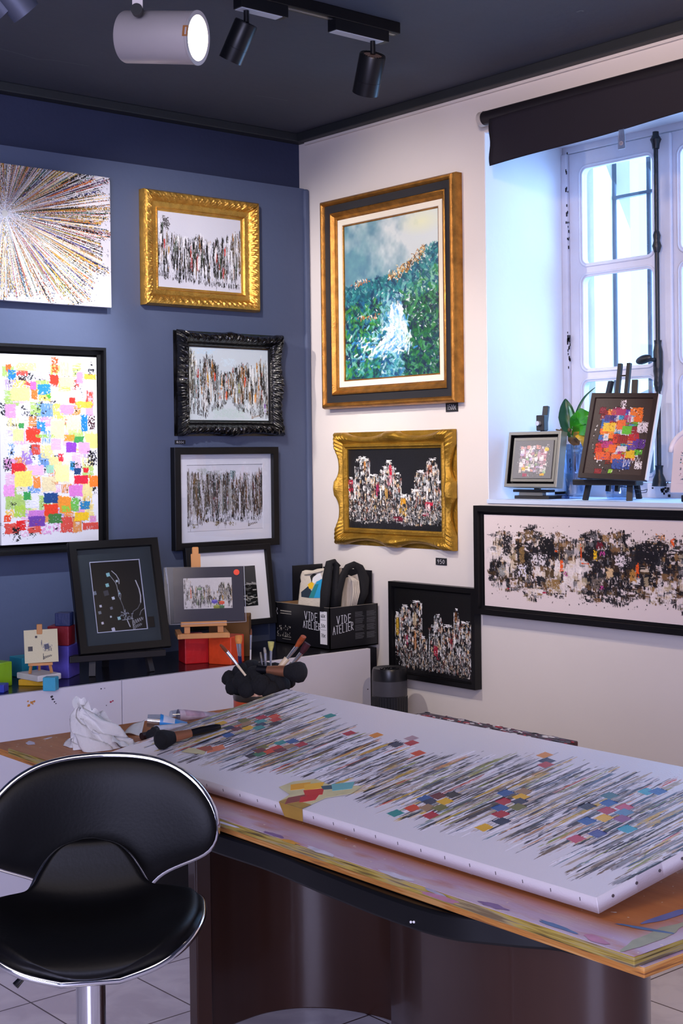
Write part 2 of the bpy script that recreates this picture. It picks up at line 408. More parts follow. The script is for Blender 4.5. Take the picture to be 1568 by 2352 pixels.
def p_blocks(w, h, ppm, seed, base, rows, colsn, inset, pal, size, black=.1, edgeblack='#0b0b0d', sig=None, extra=()):
    P = Paint(w, h, ppm, base, seed); rg = P.rg
    cells = [(i, j) for j in range(rows) for i in range(colsn)]
    for i in range(int(rows*colsn*black*2)):
        x = inset+(1-2*inset)*rg.random(); y = inset+(1-2*inset)*rg.random()
        P.put(x-size*.7, y-size*.6*w/h, x+size*.7, y+size*.6*w/h, edgeblack, .5, 'n', .9, .4)
    rg.shuffle(cells)
    for (i, j) in cells:
        x = inset+(1-2*inset)*(i+.5)/colsn+size*.35*(rg.random()-.5); y = inset+(1-2*inset)*(j+.5)/rows+size*.35*(rg.random()-.5)*w/h
        sx = size*(.55+.65*rg.random())/2; sy = size*(.5+.7*rg.random())/2*w/h
        c = pal[rg.integers(len(pal))]
        P.put(x-sx, y-sy, x+sx, y+sy, c, .16+.36*rg.random(), ['n', 'nv', 'nh'][rg.integers(3)], .96, .14, .6)
        if rg.random() < .35: P.put(x-sx*.7, y-sy*.6, x+sx*.9, y+sy*.3, pal[rg.integers(len(pal))], .52, 'nh', .8, .3)
        if rg.random() < black: P.put(x-sx, y-sy*.4, x+sx, y+sy*.9, edgeblack, .58, 'n', .9, .4)
    for (x0, y0, x1, y1, c, dr) in extra: P.put(x0, y0, x1, y1, c, dr, 'n', .97, .12, .6)
    if sig: P.signature(*sig)
    return P
def p_burst(w, h, ppm, seed, cx, cy):
    P = Paint(w, h, ppm, '#c6c6d2', seed); rg = P.rg
    yy, xx = np.mgrid[0:P.H, 0:P.W]; X = (xx+.5)/ppm-cx; Y = (yy+.5)/ppm-cy
    r = np.hypot(X, Y); th = np.arctan2(Y, X)
    cols = [hexrgb(c) for c in ['#16130f', '#2b2620', '#b0822c', '#c8a83a', '#a33a28', '#3b3f86', '#d7d4d4', '#8a8780', '#3b6a62', '#c87832', '#5b3f76', '#cfc8b4', '#7a6a50']]
    wt = np.array([.22, .08, .08, .06, .05, .05, .2, .08, .04, .05, .03, .04, .02]); wt /= wt.sum()
    lim = (np.abs(np.cos(th)/.43)**3+np.abs(np.sin(th)/.31)**3)**(-1/3)*(.88+.2*vnoise(rg, 1, 720, 1, 9)[0][((th+PI)/(2*PI)*719).astype(int)])
    for k, nb in enumerate((520, 900, 1300, 800)):
        b = ((th+PI)/(2*PI)*nb).astype(int) % nb
        ci = rg.choice(len(cols), size=nb, p=wt); r0 = rg.random(nb)**1.5*.36; r1 = r0+.06+.26*rg.random(nb)
        on = rg.random(nb) < .9
        m = (r > r0[b]*.9) & (r < np.minimum(r1[b]*1.15, lim)) & on[b] & (vnoise(rg, P.H, P.W, 2.2, 2.2) > .18+.38*np.clip(r/lim, 0, 1)**3)
        P.a[m] = np.array(cols)[ci][b][m]; P.z[m] = .6
    m = (r > lim*.85) & (r < lim*1.06) & (P.n > .70) & (vnoise(rg, P.H, P.W, 20, 20) > .5); P.a[m] = hexrgb('#1a1714')
    m = r < .012; P.a[m] = hexrgb('#b9b6b0')
    return P
def p_sea(w, h, ppm, seed):
    P = Paint(w, h, ppm, '#9fc0c8', seed); rg = P.rg
    yy, xx = np.mgrid[0:P.H, 0:P.W]; u = xx/P.W; v = yy/P.H
    n1 = fbm(rg, P.H, P.W, 60); n2 = fbm(rg, P.H, P.W, 26)
    dark = hexrgb('#4d7690'); white = hexrgb('#d3dcd8'); yel = hexrgb('#e6e8b8'); teal = hexrgb('#7fb8b0')
    k = np.clip((.62-u)*1.9+(n1-.5)*1.8+(v-.12)*.9, 0, 1)[..., None]
    P.a = white*(1-k)+(dark*(1-n2[..., None]*.6)+teal*n2[..., None]*.6)*k
    k = (np.clip(1-np.hypot((u-.82)/.25, (v-.06)/.09), 0, 1)*.8)[..., None]; P.a = P.a*(1-k)+yel*k
    def ridge(x): return float(np.interp(x, [0, .15, .3, .42, .55, .66, .78, .85, 1], [.40, .37, .365, .36, .35, .315, .26, .215, .20]))
    G = ['#0d5060', '#12606a', '#19787c', '#30908c', '#104460', '#0a345a', '#6ab4a8', '#226c88']
    for i in range(4200):
        x = rg.random(); y0 = ridge(x); y = y0+(1-y0)*rg.random()**.9+.01
        d = (y-y0)
        if d < .14: pal = G
        elif x < .4: pal = ['#11604e', '#237a3c', '#4a9a34', '#0c4260', '#2f9488', '#082648', '#7ac0b4', '#145a8c', '#0a2440']
        elif x > .62: pal = ['#0e4c34', '#1a6a34', '#081c3c', '#0a3048', '#2f8040', '#0c4a52', '#081f44', '#4f9a68'] if y > .5 else ['#23805c', '#48987a', '#0c545c', '#78bea0', '#2f8434', '#105868', '#a4d0b8', '#0c3f66']
        else: pal = ['#14707c', '#3f9aa0', '#0f4a7c', '#88c4c8', '#1f6a5a', '#123f6c', '#b8d8e0', '#2f7ab0']
        c = hexrgb(pal[rg.integers(len(pal))])
        P.dab(x, y, .012+.038*rg.random(), .005+.013*rg.random(), rg.random()*2.0-1.0+(0 if rg.random() < .6 else 1.4), c, .72, .22, .7)
    for i in range(260):     # waterfall and foam
        t = rg.random(); y = .56+.27*t; x = .56-.02*t+(.05+.10*t)*rg.normal()*.6
        P.dab(x, y, .02+.04*rg.random(), .006+.01*rg.random(), 1.2+.7*rg.normal(), ['#ffffff', '#dff2fb', '#a8d4f0', '#5aa4dc', '#e8f6f2'][rg.integers(5)], .9, .35)
    for i in range(140):
        x = .40+.14*rg.normal(); y = .80+.04*rg.normal(); P.dab(x, y, .03, .009, -.5+.4*rg.normal(), ['#dff2fb', '#8fd0ec', '#ffffff', '#2f84c8'][rg.integers(4)], .85, .4)
    for i in range(240):
        x = .48+.38*rg.random(); y = ridge(x)+.015+.03*rg.normal()*.6; P.dab(x, y, .014, .005, rg.random()*3, ['#c98a3a', '#8f5a22', '#e8d8a8', '#5a3a1c', '#f0ece0'][rg.integers(5)], .95, .3)
    for (x, y) in ((.20, .375), (.14, .39), (.32, .61), (.22, .605)):
        for i in range(14): P.dab(x+.03*rg.normal(), y+.01*rg.normal(), .014, .005, rg.random()*3, ['#d98a4a', '#f0e8dc', '#b05a2a'][rg.integers(3)], .9, .3)
    for i in range(70): P.dab(rg.random(), .45+.5*rg.random(), .012, .004, rg.random()*3, '#f4fbf8', .9, .3)
    return P
def p_long(w, h, ppm, seed):
    P = Paint(w, h, ppm, '#dfd2d0', seed); rg = P.rg
    cl = fbm(rg, P.H, P.W, 70, .6, 3)
    dark = ['#121012', '#16141a', '#1b1a1e', '#2b2c30', '#3a2a1a']; mid = ['#6a4c2c', '#8d6c42', '#a89878', '#4a3820', '#6d6c70', '#7a5a38']; lite = ['#e0d6d2', '#eae2e0', '#cfc6c6', '#d8c8b4']
    for i in range(2600):
        x = .03+.95*rg.random(); e = .17+.035*math.sin(x*19)+.03*math.sin(x*47); t = rg.random(); y = e+(1-2*e)*t; sy = 0
        q = cl[min(P.H-1, int(y*P.H)), min(P.W-1, int(x*P.W))]+.10*rg.normal(); ed = abs(t-.5)*2
        pal_ = dark if q < .50 else (mid if q < .60 else lite)
        sx = .004+.022*rg.random()**2; sy = .03+.15*rg.random()
        sy *= 1-.6*ed; P.put(x-sx, y-sy/2, x+sx, y+sy/2, pal_[rg.integers(len(pal_))], .24+.10*rg.random()+.20*ed**3, ['nv', 'nv', 'nh', 'n'][rg.integers(4)], .9, .3)
    for (x, y, sx, sy, c, dr) in [(.34, .30, .05, .12, '#101013', .25), (.13, .33, .03, .15, '#16151a', .3), (.24, .52, .035, .16, '#121114', .3), (.56, .34, .05, .08, '#131217', .3), (.83, .33, .07, .13, '#141318', .28), (.31, .66, .03, .035, '#1e2024', .25),
            (.21, .42, .018, .13, '#84683c', .3), (.25, .22, .03, .08, '#6d5432', .4), (.52, .31, .022, .05, '#b09a80', .35), (.38, .70, .035, .06, '#8c6c3c', .3), (.64, .20, .02, .05, '#96754a', .35), (.77, .56, .02, .08, '#b07f3c', .3), (.66, .55, .02, .07, '#d4b488', .3),
            (.40, .50, .018, .07, '#e8e0de', .3), (.47, .56, .035, .06, '#e2d8d6', .35), (.30, .47, .05, .09, '#ddd6da', .45), (.21, .58, .03, .10, '#e2deea', .5), (.71, .42, .03, .07, '#e6dbe0', .4), (.60, .66, .04, .08, '#6e6258', .4), (.10, .60, .02, .09, '#8f918f', .4),
            (.42, .50, .010, .08, '#e8571a', .35), (.395, .36, .014, .012, '#e8571a', .35), (.52, .36, .004, .09, '#e0501a', .3), (.54, .47, .022, .007, '#e0501a', .3), (.59, .38, .010, .07, '#f0c01c', .35), (.625, .36, .018, .03, '#c8429a', .4), (.44, .59, .014, .035, '#b04a94', .4), (.62, .70, .014, .03, '#c8429a', .4), (.61, .28, .02, .05, '#6a1426', .35), (.79, .50, .009, .08, '#e8581a', .35), (.95, .22, .01, .06, '#e8581a', .4), (.90, .17, .03, .05, '#c88a5a', .5), (.13, .79, .012, .01, '#c01846', .4), (.33, .80, .014, .012, '#a01436', .4)]:
        x *= .89
        P.put(x-sx, y-sy, x+sx, y+sy, c, dr, 'n', .95, .25)
    for i in range(150):
        x = .03+.95*rg.random(); s_ = 1 if rg.random() < .5 else -1; y = .5+s_*(.30+.10*rg.random())
        P.put(x-.004, y-.012, x+.004, y+.012, '#141214', .4, 'n', .9, .4)
    return P
def p_table(w, h, ppm, seed):
    """large canvas: x = along the near edge, y down = towards the viewer"""
    P = Paint(w, h, ppm, '#d9d6e0', seed); rg = P.rg
    ux = [0, .06, .16, .26, .34, .42, .47, .51, .57, .61, .68, .77, .80, .90, 1]; uy = [1.0, 1.0, .89, .81, .72, .70, .66, .72, .80, .86, .90, .89, .91, .90, .9]
    lx = [0, .06, .2, .3, .34, .41, .5, .58, .66, .70, .76, .85, .94, 1]; ly = [.1, .08, .08, .14, .18, .22, .20, .13, .11, .06, .15, .11, .05, .11]
    pal = {'#2a2a30': 5, '#4a4a52': 4, '#8d8c94': 4, '#e6e4ee': 5, '#a99c8c': 3, '#6d5c4c': 2, '#c8a23c': 2.0, '#8f9450': 1.6, '#c4503a': .7, '#56657f': 2.2, '#b9a6a0': 2, '#3a3440': 2.5, '#c98a56': .8, '#7c8f9c': 1.2}
    names = list(pal); wt = np.array(list(pal.values())); wt /= wt.sum()
    P.nv = vnoise(rg, P.H, P.W, 46, 1.7)*.62+vnoise(rg, P.H, P.W, 9, 1.1)*.38
    for i in range(1650):
        x = rg.random()**1.0; up = 1-np.interp(x, ux, uy); lo = 1-np.interp(x, lx, ly)
        L = (lo-up)*(.16+.60*rg.random()**1.2); y0 = up+(lo-up-L)*rg.random()
        if rg.random() < .12: y0 = up-.04*rg.random()
        if rg.random() < .12: y0 = lo-L+.04*rg.random()
        ww = (.0036+.0130*rg.random()**2.2)/w
        P.put(x-ww/2, y0, x+ww/2, y0+L, names[rg.choice(len(names), p=wt)], .30+.17*rg.random(), 'nv', .95, .35, .8)
    cl = dict(olive='#6f7042', crim='#b02c44', ored='#d04a34', tan='#9a7a60', teal='#2f8f90', red='#bf2f34', navy='#2a3456', maroon='#6a2c3c', yellow='#e0ae2c', dark='#2c2a3a', blue='#2f5c9c', green='#3a7a5a', orange='#d98a34', rust='#a44a38', mauve='#a88a9c', dkteal='#41707a', pink='#c0506c', steel='#5a86a8', purple='#8a4a7c', indigo='#4a5290', cyan='#3f9fb4')
    def rh(u, v, c, a=.0135, b=.037):
        P.poly([(u+.0105, 1-v-.018), (u-.0088, 1-v-.029), (u-.0105, 1-v+.018), (u+.0088, 1-v+.029)], cl[c])
    for (u, v, c) in SQ: rh(u-.032*v, v, c)
    for (u, v, c) in ((.157, .258, '#dc7a52'), (.14, .225, '#a8523c')):
        P.poly([(u-.016, 1-v), (u-.004, 1-v-.06), (u+.018, 1-v-.03), (u+.008, 1-v+.05)], c)
    return P
SQ = [(0.098,0.582,'olive'),(0.116,0.65,'crim'),(0.134,0.688,'ored'),(0.116,0.561,'tan'),(0.132,0.61,'teal'),(0.15,0.66,'red'),(0.104,0.48,'navy'),(0.122,0.489,'maroon'),(0.138,0.521,'yellow'),(0.146,0.579,'navy'),(0.166,0.621,'dark'),(0.155,0.548,'teal'),(0.133,0.412,'blue'),(0.238,0.381,'olive'),(0.25,0.459,'teal'),(0.263,0.497,'blue'),(0.262,0.409,'red'),(0.278,0.448,'tan'),(0.289,0.488,'crim'),(0.264,0.358,'ored'),(0.277,0.396,'maroon'),(0.251,0.291,'dark'),(0.258,0.321,'green'),(0.245,0.351,'maroon'),(0.069,0.506,'yellow'),(0.227,0.811,'teal'),(0.325,0.687,'crim'),(0.373,0.724,'orange'),(0.435,0.68,'navy'),(0.437,0.765,'mauve'),(0.452,0.724,'crim'),(0.493,0.649,'ored'),(0.626,0.155,'teal'),(0.627,0.309,'blue'),(0.637,0.354,'maroon'),(0.651,0.389,'dark'),(0.64,0.298,'navy'),(0.658,0.327,'yellow'),(0.635,0.22,'ored'),(0.651,0.252,'tan'),(0.667,0.275,'olive'),(0.674,0.206,'crim'),(0.713,0.495,'blue'),(0.73,0.538,'tan'),(0.73,0.432,'crim'),(0.74,0.494,'yellow'),(0.748,0.46,'navy'),(0.74,0.38,'blue'),(0.758,0.418,'olive'),(0.754,0.339,'crim'),(0.77,0.293,'navy'),(0.763,0.222,'yellow'),(0.67,0.865,'orange'),(0.688,0.819,'navy'),(0.695,0.786,'crim'),(0.84,0.655,'dkteal'),(0.853,0.6,'blue'),(0.836,0.541,'dark'),(0.866,0.544,'crim'),(0.879,0.594,'pink'),(0.888,0.56,'steel'),(0.864,0.439,'blue'),(0.877,0.488,'yellow'),(0.897,0.513,'purple'),(0.885,0.306,'pink'),(0.898,0.374,'indigo'),(0.921,0.453,'cyan'),(0.873,0.748,'cyan'),(0.885,0.767,'blue')]

# ---- stroke lettering (hand-drawn capitals) ------------------------
GL = {'V': [[(0, 1), (.5, 0), (1, 1)]], 'I': [[(.2, 1), (.8, 1)], [(.5, 1), (.5, 0)], [(.2, 0), (.8, 0)]], 'D': [[(.1, 0), (.1, 1), (.6, .9), (.95, .5), (.6, .08), (.1, 0)]],
      'E': [[(.95, 1), (.1, 1), (.1, 0), (.95, 0)], [(.1, .52), (.8, .52)]], 'A': [[(0, 0), (.5, 1), (1, 0)], [(.2, .4), (.8, .4)]], 'T': [[(0, 1), (1, 1)], [(.5, 1), (.5, 0)]],
      'L': [[(.1, 1), (.1, 0), (.9, 0)]], 'R': [[(.1, 0), (.1, 1), (.75, .95), (.8, .6), (.1, .5), (.95, 0)]], '6': [[(.85, .95), (.3, .7), (.1, .3), (.4, 0), (.85, .15), (.8, .45), (.2, .4)]],
      '0': [[(.5, 1), (.1, .6), (.15, .2), (.5, 0), (.85, .25), (.9, .7), (.5, 1)]], '5': [[(.9, 1), (.2, 1), (.15, .55), (.7, .6), (.9, .3), (.6, 0), (.1, .05)]], '7': [[(.1, 1), (.9, 1), (.4, 0)], [(.3, .5), (.8, .5)]],
      'e': [[(.9, .8), (.5, .75), (.25, .4), (.5, .05), (.9, .1)], [(.05, .52), (.65, .52)], [(.05, .34), (.6, .34)]], '9': [[(.85, .6), (.4, .5), (.15, .75), (.5, 1), (.85, .8), (.85, .5), (.5, 0)]],
      '4': [[(.6, 0), (.6, 1), (.05, .35), (.9, .35)]], '1': [[(.3, .8), (.55, 1), (.55, 0)]], '2': [[(.1, .8), (.5, 1), (.85, .7), (.1, 0), (.9, 0)]], ' ': []}
def letters(mb, text, x, y, hgt, wid, sw, z, skew=0, gap=.28, slope=0):
    """flat ribbons in the local XY plane, raised to z"""
    for ch in text:
        for st in GL.get(ch, []):
            for (a, b) in zip(st[:-1], st[1:]):
                p = Vector((x+a[0]*wid+skew*a[1], y+a[1]*hgt, 0)); q = Vector((x+b[0]*wid+skew*b[1], y+b[1]*hgt, 0))
                d = (q-p).normalized(); n = Vector((-d.y, d.x, 0))*sw/2; p = p-d*sw*.4; q = q+d*sw*.4
                mb.add([(p+n)[:2]+(z,) if False else (p.x+n.x, p.y+n.y, z), (p.x-n.x, p.y-n.y, z), (q.x-n.x, q.y-n.y, z), (q.x+n.x, q.y+n.y, z)], [(0, 1, 2, 3)])
                mb.add([(p.x+n.x, p.y+n.y, z-.0006), (p.x-n.x, p.y-n.y, z-.0006), (q.x-n.x, q.y-n.y, z-.0006), (q.x+n.x, q.y+n.y, z-.0006)], [(3, 2, 1, 0)])
        x += wid*(1+gap) if ch != 'I' else wid*(.8+gap); y += slope*wid
# ================================================================== THE ROOM
H_C = 2.842
m_white = mat('white_wall', '#d6cfca', .85, var=.03, scale=2, bump=.07, bscale=30)
m_slate = mat('slate_board', '#48536f', .7, var=.035, scale=2.5, bump=.12, bscale=40)
m_navy = mat('navy_wall', '#232b48', .8, var=.06, scale=3, bump=.2, bscale=40)
m_ceil = mat('charcoal_ceiling', '#424754', .75, var=.07, scale=1.5, bump=.15, bscale=25)
m_trim = mat('black_trim', '#22262a', .6, var=.08, scale=5, bump=.2, bscale=20)
m_lilac = mat('white_sill_paint', '#dfe2ea', .6, var=.02, scale=4, bump=.1, bscale=30)
m_stone = mat('outdoor_stone', '#e4dccb', .9, var=.1, scale=6, bump=.5, bscale=18)
def struct(o): o['kind'] = 'structure'; return o
YW0, YW1, ZS, ZT = -1.068, -2.03, 1.341, 2.665
# floor tiles
def tile_mat():
    m, nt, b = _nodes('marble_tile'); L = nt.links
    tc = nt.nodes.new('ShaderNodeTexCoord'); mp = nt.nodes.new('ShaderNodeMapping')
    mp.inputs['Location'].default_value = (1.84/.32, 1.07/.345, 0); mp.inputs['Scale'].default_value = (1/.32, 1/.345, 1)
    L.new(tc.outputs['Object'], mp.inputs[0])
    br = nt.nodes.new('ShaderNodeTexBrick'); br.offset = 0; br.inputs['Scale'].default_value = 1; br.inputs['Brick Width'].default_value = 1; br.inputs['Row Height'].default_value = 1
    br.inputs['Mortar Size'].default_value = .008; br.inputs['Mortar Smooth'].default_value = .1
    br.inputs['Color1'].default_value = (*lin('#e6dfe4'), 1); br.inputs['Color2'].default_value = (*lin('#dcd5dc'), 1); br.inputs['Mortar'].default_value = (*lin('#4a3638'), 1)
    L.new(mp.outputs[0], br.inputs['Vector'])
    n = nt.nodes.new('ShaderNodeTexNoise'); n.inputs['Scale'].default_value = 5; n.inputs['Detail'].default_value = 8; n.inputs['Distortion'].default_value = 1.5
    L.new(tc.outputs['Object'], n.inputs['Vector'])
    cr = nt.nodes.new('ShaderNodeValToRGB'); cr.color_ramp.elements[0].position = .42; cr.color_ramp.elements[1].position = .62
    cr.color_ramp.elements[0].color = (1, 1, 1, 1); cr.color_ramp.elements[1].color = (.78, .76, .80, 1)
    L.new(n.outputs[0], cr.inputs[0])
    mx = nt.nodes.new('ShaderNodeMix'); mx.data_type = 'RGBA'; mx.blend_type = 'MULTIPLY'; mx.inputs[0].default_value = .8
    L.new(br.outputs['Color'], mx.inputs[6]); L.new(cr.outputs[0], mx.inputs[7]); L.new(mx.outputs[2], b.inputs['Base Color'])
    b.inputs['Roughness'].default_value = .28
    return m
struct(MB().box((-6.4, -8, -.1), (0, 0, 0)).build('floor', m=tile_mat()))
struct(MB().box((-6.4, -8, H_C), (0.0, 0.0, H_C+.1)).build('ceiling', m=m_ceil))
struct(MB().box((-6.4, 0, 0), (0.0, .2, H_C)).build('wall_left', m=m_navy))
struct(MB().box((-6.6, -8, -.1), (-6.4, .2, H_C+.1)).build('wall_rear', m=mat('rear_wall', '#8f8d92', .8)))
struct(MB().box((-6.6, -8.2, -.1), (.2, -8, H_C+.1)).build('wall_back', m=_M['rear_wall']))
wr = MB().use(m_white)
wr.box((0, YW0, 0), (.52, .2, H_C)); wr.box((0, -8, 0), (.52, YW1, H_C)); wr.box((0, YW1, 0), (.52, YW0, ZS-.0)); wr.box((0, YW1, ZT), (.52, YW0, H_C))
struct(wr.build('wall_right'))
# the painted lining of the window recess
rv = MB().use(m_lilac)
rv.box((.001, YW0-.004, ZS), (.46, YW0+.001, ZT)); rv.box((.001, YW1-.001, ZS), (.46, YW1+.004, ZT)); rv.box((.004, YW1, ZT-.004), (.46, YW0, ZT+.001))
struct(rv.build('trim_1'))
struct(MB().box((-.006, YW1-.0, ZS-.012), (.46, YW0-.0, ZS+.002)).build('trim_2', m=mat('sill_top', '#c9d8f0', .5, var=.03)))
# slate board screwed over the left wall, with its rounded edge strip
struct(MB().box((-3.2, -.06, 0), (-.024, -.001, 2.613)).build('trim_3', m=m_slate))
struct(MB().box((-.030, -.072, 0), (-.002, -.001, 2.612)).build('trim_4', m=m_slate, bevel=.01, seg=3))
# black ceiling mouldings
struct(MB().box((-6.4, -.05, 2.807), (-.0, 0.0, H_C)).build('trim_5', m=m_trim, bevel=.004))
struct(MB().box((-.05, -8, 2.807), (.0, -.05, H_C)).build('trim_6', m=m_trim, bevel=.004))
struct(MB().box((-.012, -8, 2.797), (.0, -.05, 2.807)).build('trim_7', m=m_white))
# ------------------------------------------------------------------ window
XF = .42
m_wf = mat('window_paint', '#cfcfdb', .5, var=.05, scale=10, bump=.1, bscale=40)
m_iron = mat('black_iron', '#11141c', .4, var=.15, scale=30, bump=.3, bscale=50)
m_bar = mat('grey_iron_bars', '#3b4350', .6, var=.1)
m_glass = glass_mat('window_pane_glass', (.92, .97, 1), .06)
wf = MB().use(m_wf)
z0, z1 = ZS+.0, ZT
ys, ye = YW0-.004, YW1+.004
wf.box((XF, ye, z0), (XF+.06, ys, z0+.055)); wf.box((XF, ye, z1-.03), (XF+.06, ys, z1)); wf.box((XF-.01, ys-.028, z0+.055), (XF+.06, ys, z1-.03)); wf.box((XF-.01, ye, z0+.055), (XF+.06, ye+.028, z1-.03))
win = struct(wf.build('window_1', bevel=.004))
def rrect(y0, y1, z0, z1, r, n=6):
    P = []
    for (cy, cz, a0) in ((y1-r, z1-r, 0), (y0+r, z1-r, 90), (y0+r, z0+r, 180), (y1-r, z0+r, 270)):
        for k in range(n+1): a = R(a0+90*k/n); P.append((cy+r*math.cos(a), cz+r*math.sin(a)))
    return P
def casement(ya, yb, name):
    """ya > yb: outer edges in y"""
    lo, hi = min(ya, yb), max(ya, yb)
    root = MB().use(m_wf)
    zs = [z0+.058, 1.776+.02, 1.817-.02+.02, 2.168+.02, 2.208-.02+.02, 2.575+.02, z1-.033]
    rows = [(1.425, 1.776), (1.817, 2.168), (2.210, 2.573)]
    py0, py1 = lo+.055, hi-.055
    x0, x1 = XF+.004, XF+.040
    bars = [(lo, py0, zs[0], zs[-1]), (py1, hi, zs[0], zs[-1]), (py0, py1, zs[0], rows[0][0]), (py0, py1, rows[0][1], rows[1][0]), (py0, py1, rows[1][1], rows[2][0]), (py0, py1, rows[2][1], zs[-1])]
    for (a, b, c, d) in bars: root.box((x0, a, c), (x1, b, d))
    # rounded corner fillets and moulded glazing rim of each light
    for (ra, rb) in rows:
        Pp = rrect(py0, py1, ra, rb, .028); n = 7
        corners = [(py1, rb), (py0, rb), (py0, ra), (py1, ra)]
        for q in range(4):
            arc = Pp[q*n:(q+1)*n]; poly = [corners[q]]+arc
            vs = [(x0, y, z) for y, z in poly]+[(x1, y, z) for y, z in poly]; k = len(poly)
            root.add(vs, [tuple(range(k)), tuple(range(2*k-1, k-1, -1))]+[(i, (i+1) % k, k+(i+1) % k, k+i) for i in range(k)])
    c = root.build(name, parent=win, bevel=.0)
    rim = MB().use(m_wf)
    for (ra, rb) in rows:
        rim.tube([(x0-.001, y, z) for y, z in rrect(py0-.006, py1+.006, ra-.006, rb+.006, .034)], .0045, 6, closed=True)
        rim.tube([(x0+.004, y, z) for y, z in rrect(py0+.001, py1-.001, ra+.001, rb-.001, .027)], .004, 6, closed=True)
    rim.build('glazing_moulding', parent=c, smooth=True)
    for (ra, rb) in rows:
        MB().box((x0+.016, py0-.005, ra-.005), (x0+.019, py1+.005, rb+.005)).build('pane', parent=c, m=m_glass)
    return c
casement(ys-.030, -1.543, 'left_casement'); casement(-1.547, ye+.030, 'right_casement')
MB().use(m_wf).box((XF-.012, -1.578, z0+.06), (XF+.004, -1.512, z1-.035)).build('meeting_stile', parent=win, bevel=.006)
# espagnolette rod with catches and handle
ro = MB().use(m_iron)
yr, xr = -1.532, XF-.034
ro.tube([(xr, yr, 1.44), (xr, yr, 2.62)], .008, 12)
rod = ro.build('espagnolette_rod', parent=win, smooth='auto')
kn = MB().use(m_iron)
def bell(z, h, r0, r1, r2): kn.lathe([(1e-4, z), (r0, z), (r1, z+h*.3), (r2, z+h*.55), (r1*.8, z+h*.8), (r0*.9, z+h), (1e-4, z+h)], 16, Matrix.Translation((xr, yr, 0)))
bell(2.575, .06, .012, .014, .020); bell(2.21, .075, .010, .017, .011); kn.lathe([(1e-4, 1.385), (.026, 1.385), (.022, 1.41), (.013, 1.43), (.013, 1.45), (.016, 1.458), (1e-4, 1.46)], 16, Matrix.Translation((xr, yr, 0)))
kn.lathe([(1e-4, 1.72), (.010, 1.72), (.016, 1.745), (.014, 1.77), (.017, 1.79), (.017, 1.86), (.012, 1.885), (.014, 1.90), (1e-4, 1.90)], 16, Matrix.Translation((xr, yr, 0)))
kn.build('rod_bracket', parent=win, smooth='auto')
hd = MB().use(m_iron); hd.tube([(xr-.01, yr, 1.83), (xr-.045, yr+.005, 1.832)], .007, 10)
hd.ball((xr-.052, yr+.022, 1.832), .012, .035, .016, 16, Matrix.Rotation(R(-12), 3, 'X')); hd.build('window_handle', parent=rod, smooth=True)
# paint chips on the frame edges
ch = MB().use(mat('bare_wood_chips', '#1d1a1e', .9)); rg_ = random.Random(5)
for i in range(46):
    z = rg_.choice([2.45, 2.30, 2.36, 1.95, 1.9, 1.88, 1.5, 2.58])+rg_.uniform(-.06, .06); y = ys-.028-rg_.uniform(-.004, .010)
    s = rg_.uniform(.002, .006); ch.box((XF-.0115, y-s*.5, z-s), (XF-.0095, y+s*.5, z+s*rg_.uniform(1, 2.4)))
for i in range(16):
    y = -1.532+rg_.uniform(-.05, .05); z = 1.37+rg_.uniform(-.02, .03); s = rg_.uniform(.002, .005); ch.box((XF-.0125, y-s, z-s), (XF-.0105, y+s, z+s))
ch.build('chipped_paint', parent=win)
# outdoor side of the opening, bars
struct(MB().box((.52, YW0-.07, 1.2), (.74, YW0+.5, 3.0)).build('trim_8', m=m_stone)); struct(MB().box((.52, YW1-.5, 1.2), (.72, YW1+.07, 3.0)).build('trim_9', m=m_stone))
struct(MB().box((.48, YW1-.2, 1.15), (.80, YW0+.2, 1.335)).build('trim_10', m=m_stone))
gb = MB().use(m_bar)
for px_ in (1412, 1491): p = onx(px_, 600, .64); gb.tube([(.64, p.y, 1.33), (.64, p.y, 3.0)], .009, 10)
for y_ in (-1.75, -1.92): gb.tube([(.64, y_, 1.33), (.64, y_, 3.0)], .009, 10)
zb = onx(1412, 455, .64).z; gb.bar((.64, YW0-.06, zb), (.64, YW1, zb), .02, .012); gb.bar((.64, YW0-.06, 1.62), (.64, YW1, 1.62), .02, .012)
tag(gb.build('window_grille', smooth='auto'), 'dark iron security bars standing outside the window panes', 'grille')
# street outside: pale pavement and the bright house front opposite
struct(MB().box((.8, -30, -.3), (30, 30, -.2)).build('ground', m=mat('pale_paving', '#c8c6c2', .9)))
hs = thing('house', 'pale sunlit house front seen through the window panes', 'building', (9, 1, -.2))
MB().box((0, -5.2, 0), (6, 4, 2.35)).build('facade', hs, m_stone)
MB().prism([(-.3, 2.3), (6.3, 2.3), (3, 3.3)], -5.4, 4.2, Matrix(((1, 0, 0, 0), (0, 0, 1, 0), (0, 1, 0, 0), (0, 0, 0, 1)))).build('roof', hs, mat('slate_roof', '#8b97a6', .8))

# ------------------------------------------------------------------ roller blind
bl = thing('roller_blind', 'dark plum fabric roller blind half lowered over the window', 'blind', (-.05, -1.12, 2.697))
bl.rotation_euler = (0, 0, 0)
MB().cyl((0, 0, 0), (0, -.99, -.002), .0245, n=32).build('roller', bl, mat('blind_tube', '#17141a', .5), smooth='auto')
m_bl = mat('blind_fabric', '#17121f', .72, var=.12, scale=3, bump=.15, bscale=300)
fb = MB().use(m_bl)
def fab(u, v):
    y = -.044-.945*u; zb_ = -.178+.034*u+.002*math.sin(u*9); z = -.01+(zb_+.01)*v
    return (-.020-.003*math.sin(v*3+u*4)-.0*v, y+.004*math.sin(v*9)*(1-u), z)
fb.grid(fab, 40, 12); fb.build('fabric', bl, smooth=True, solid=.0015)
MB().cyl((0, .018, 0), (0, 0, 0), .026, n=28).build('end_cap', bl, mat('clear_plastic_cap', '#b9b2ac', .3), smooth='auto')
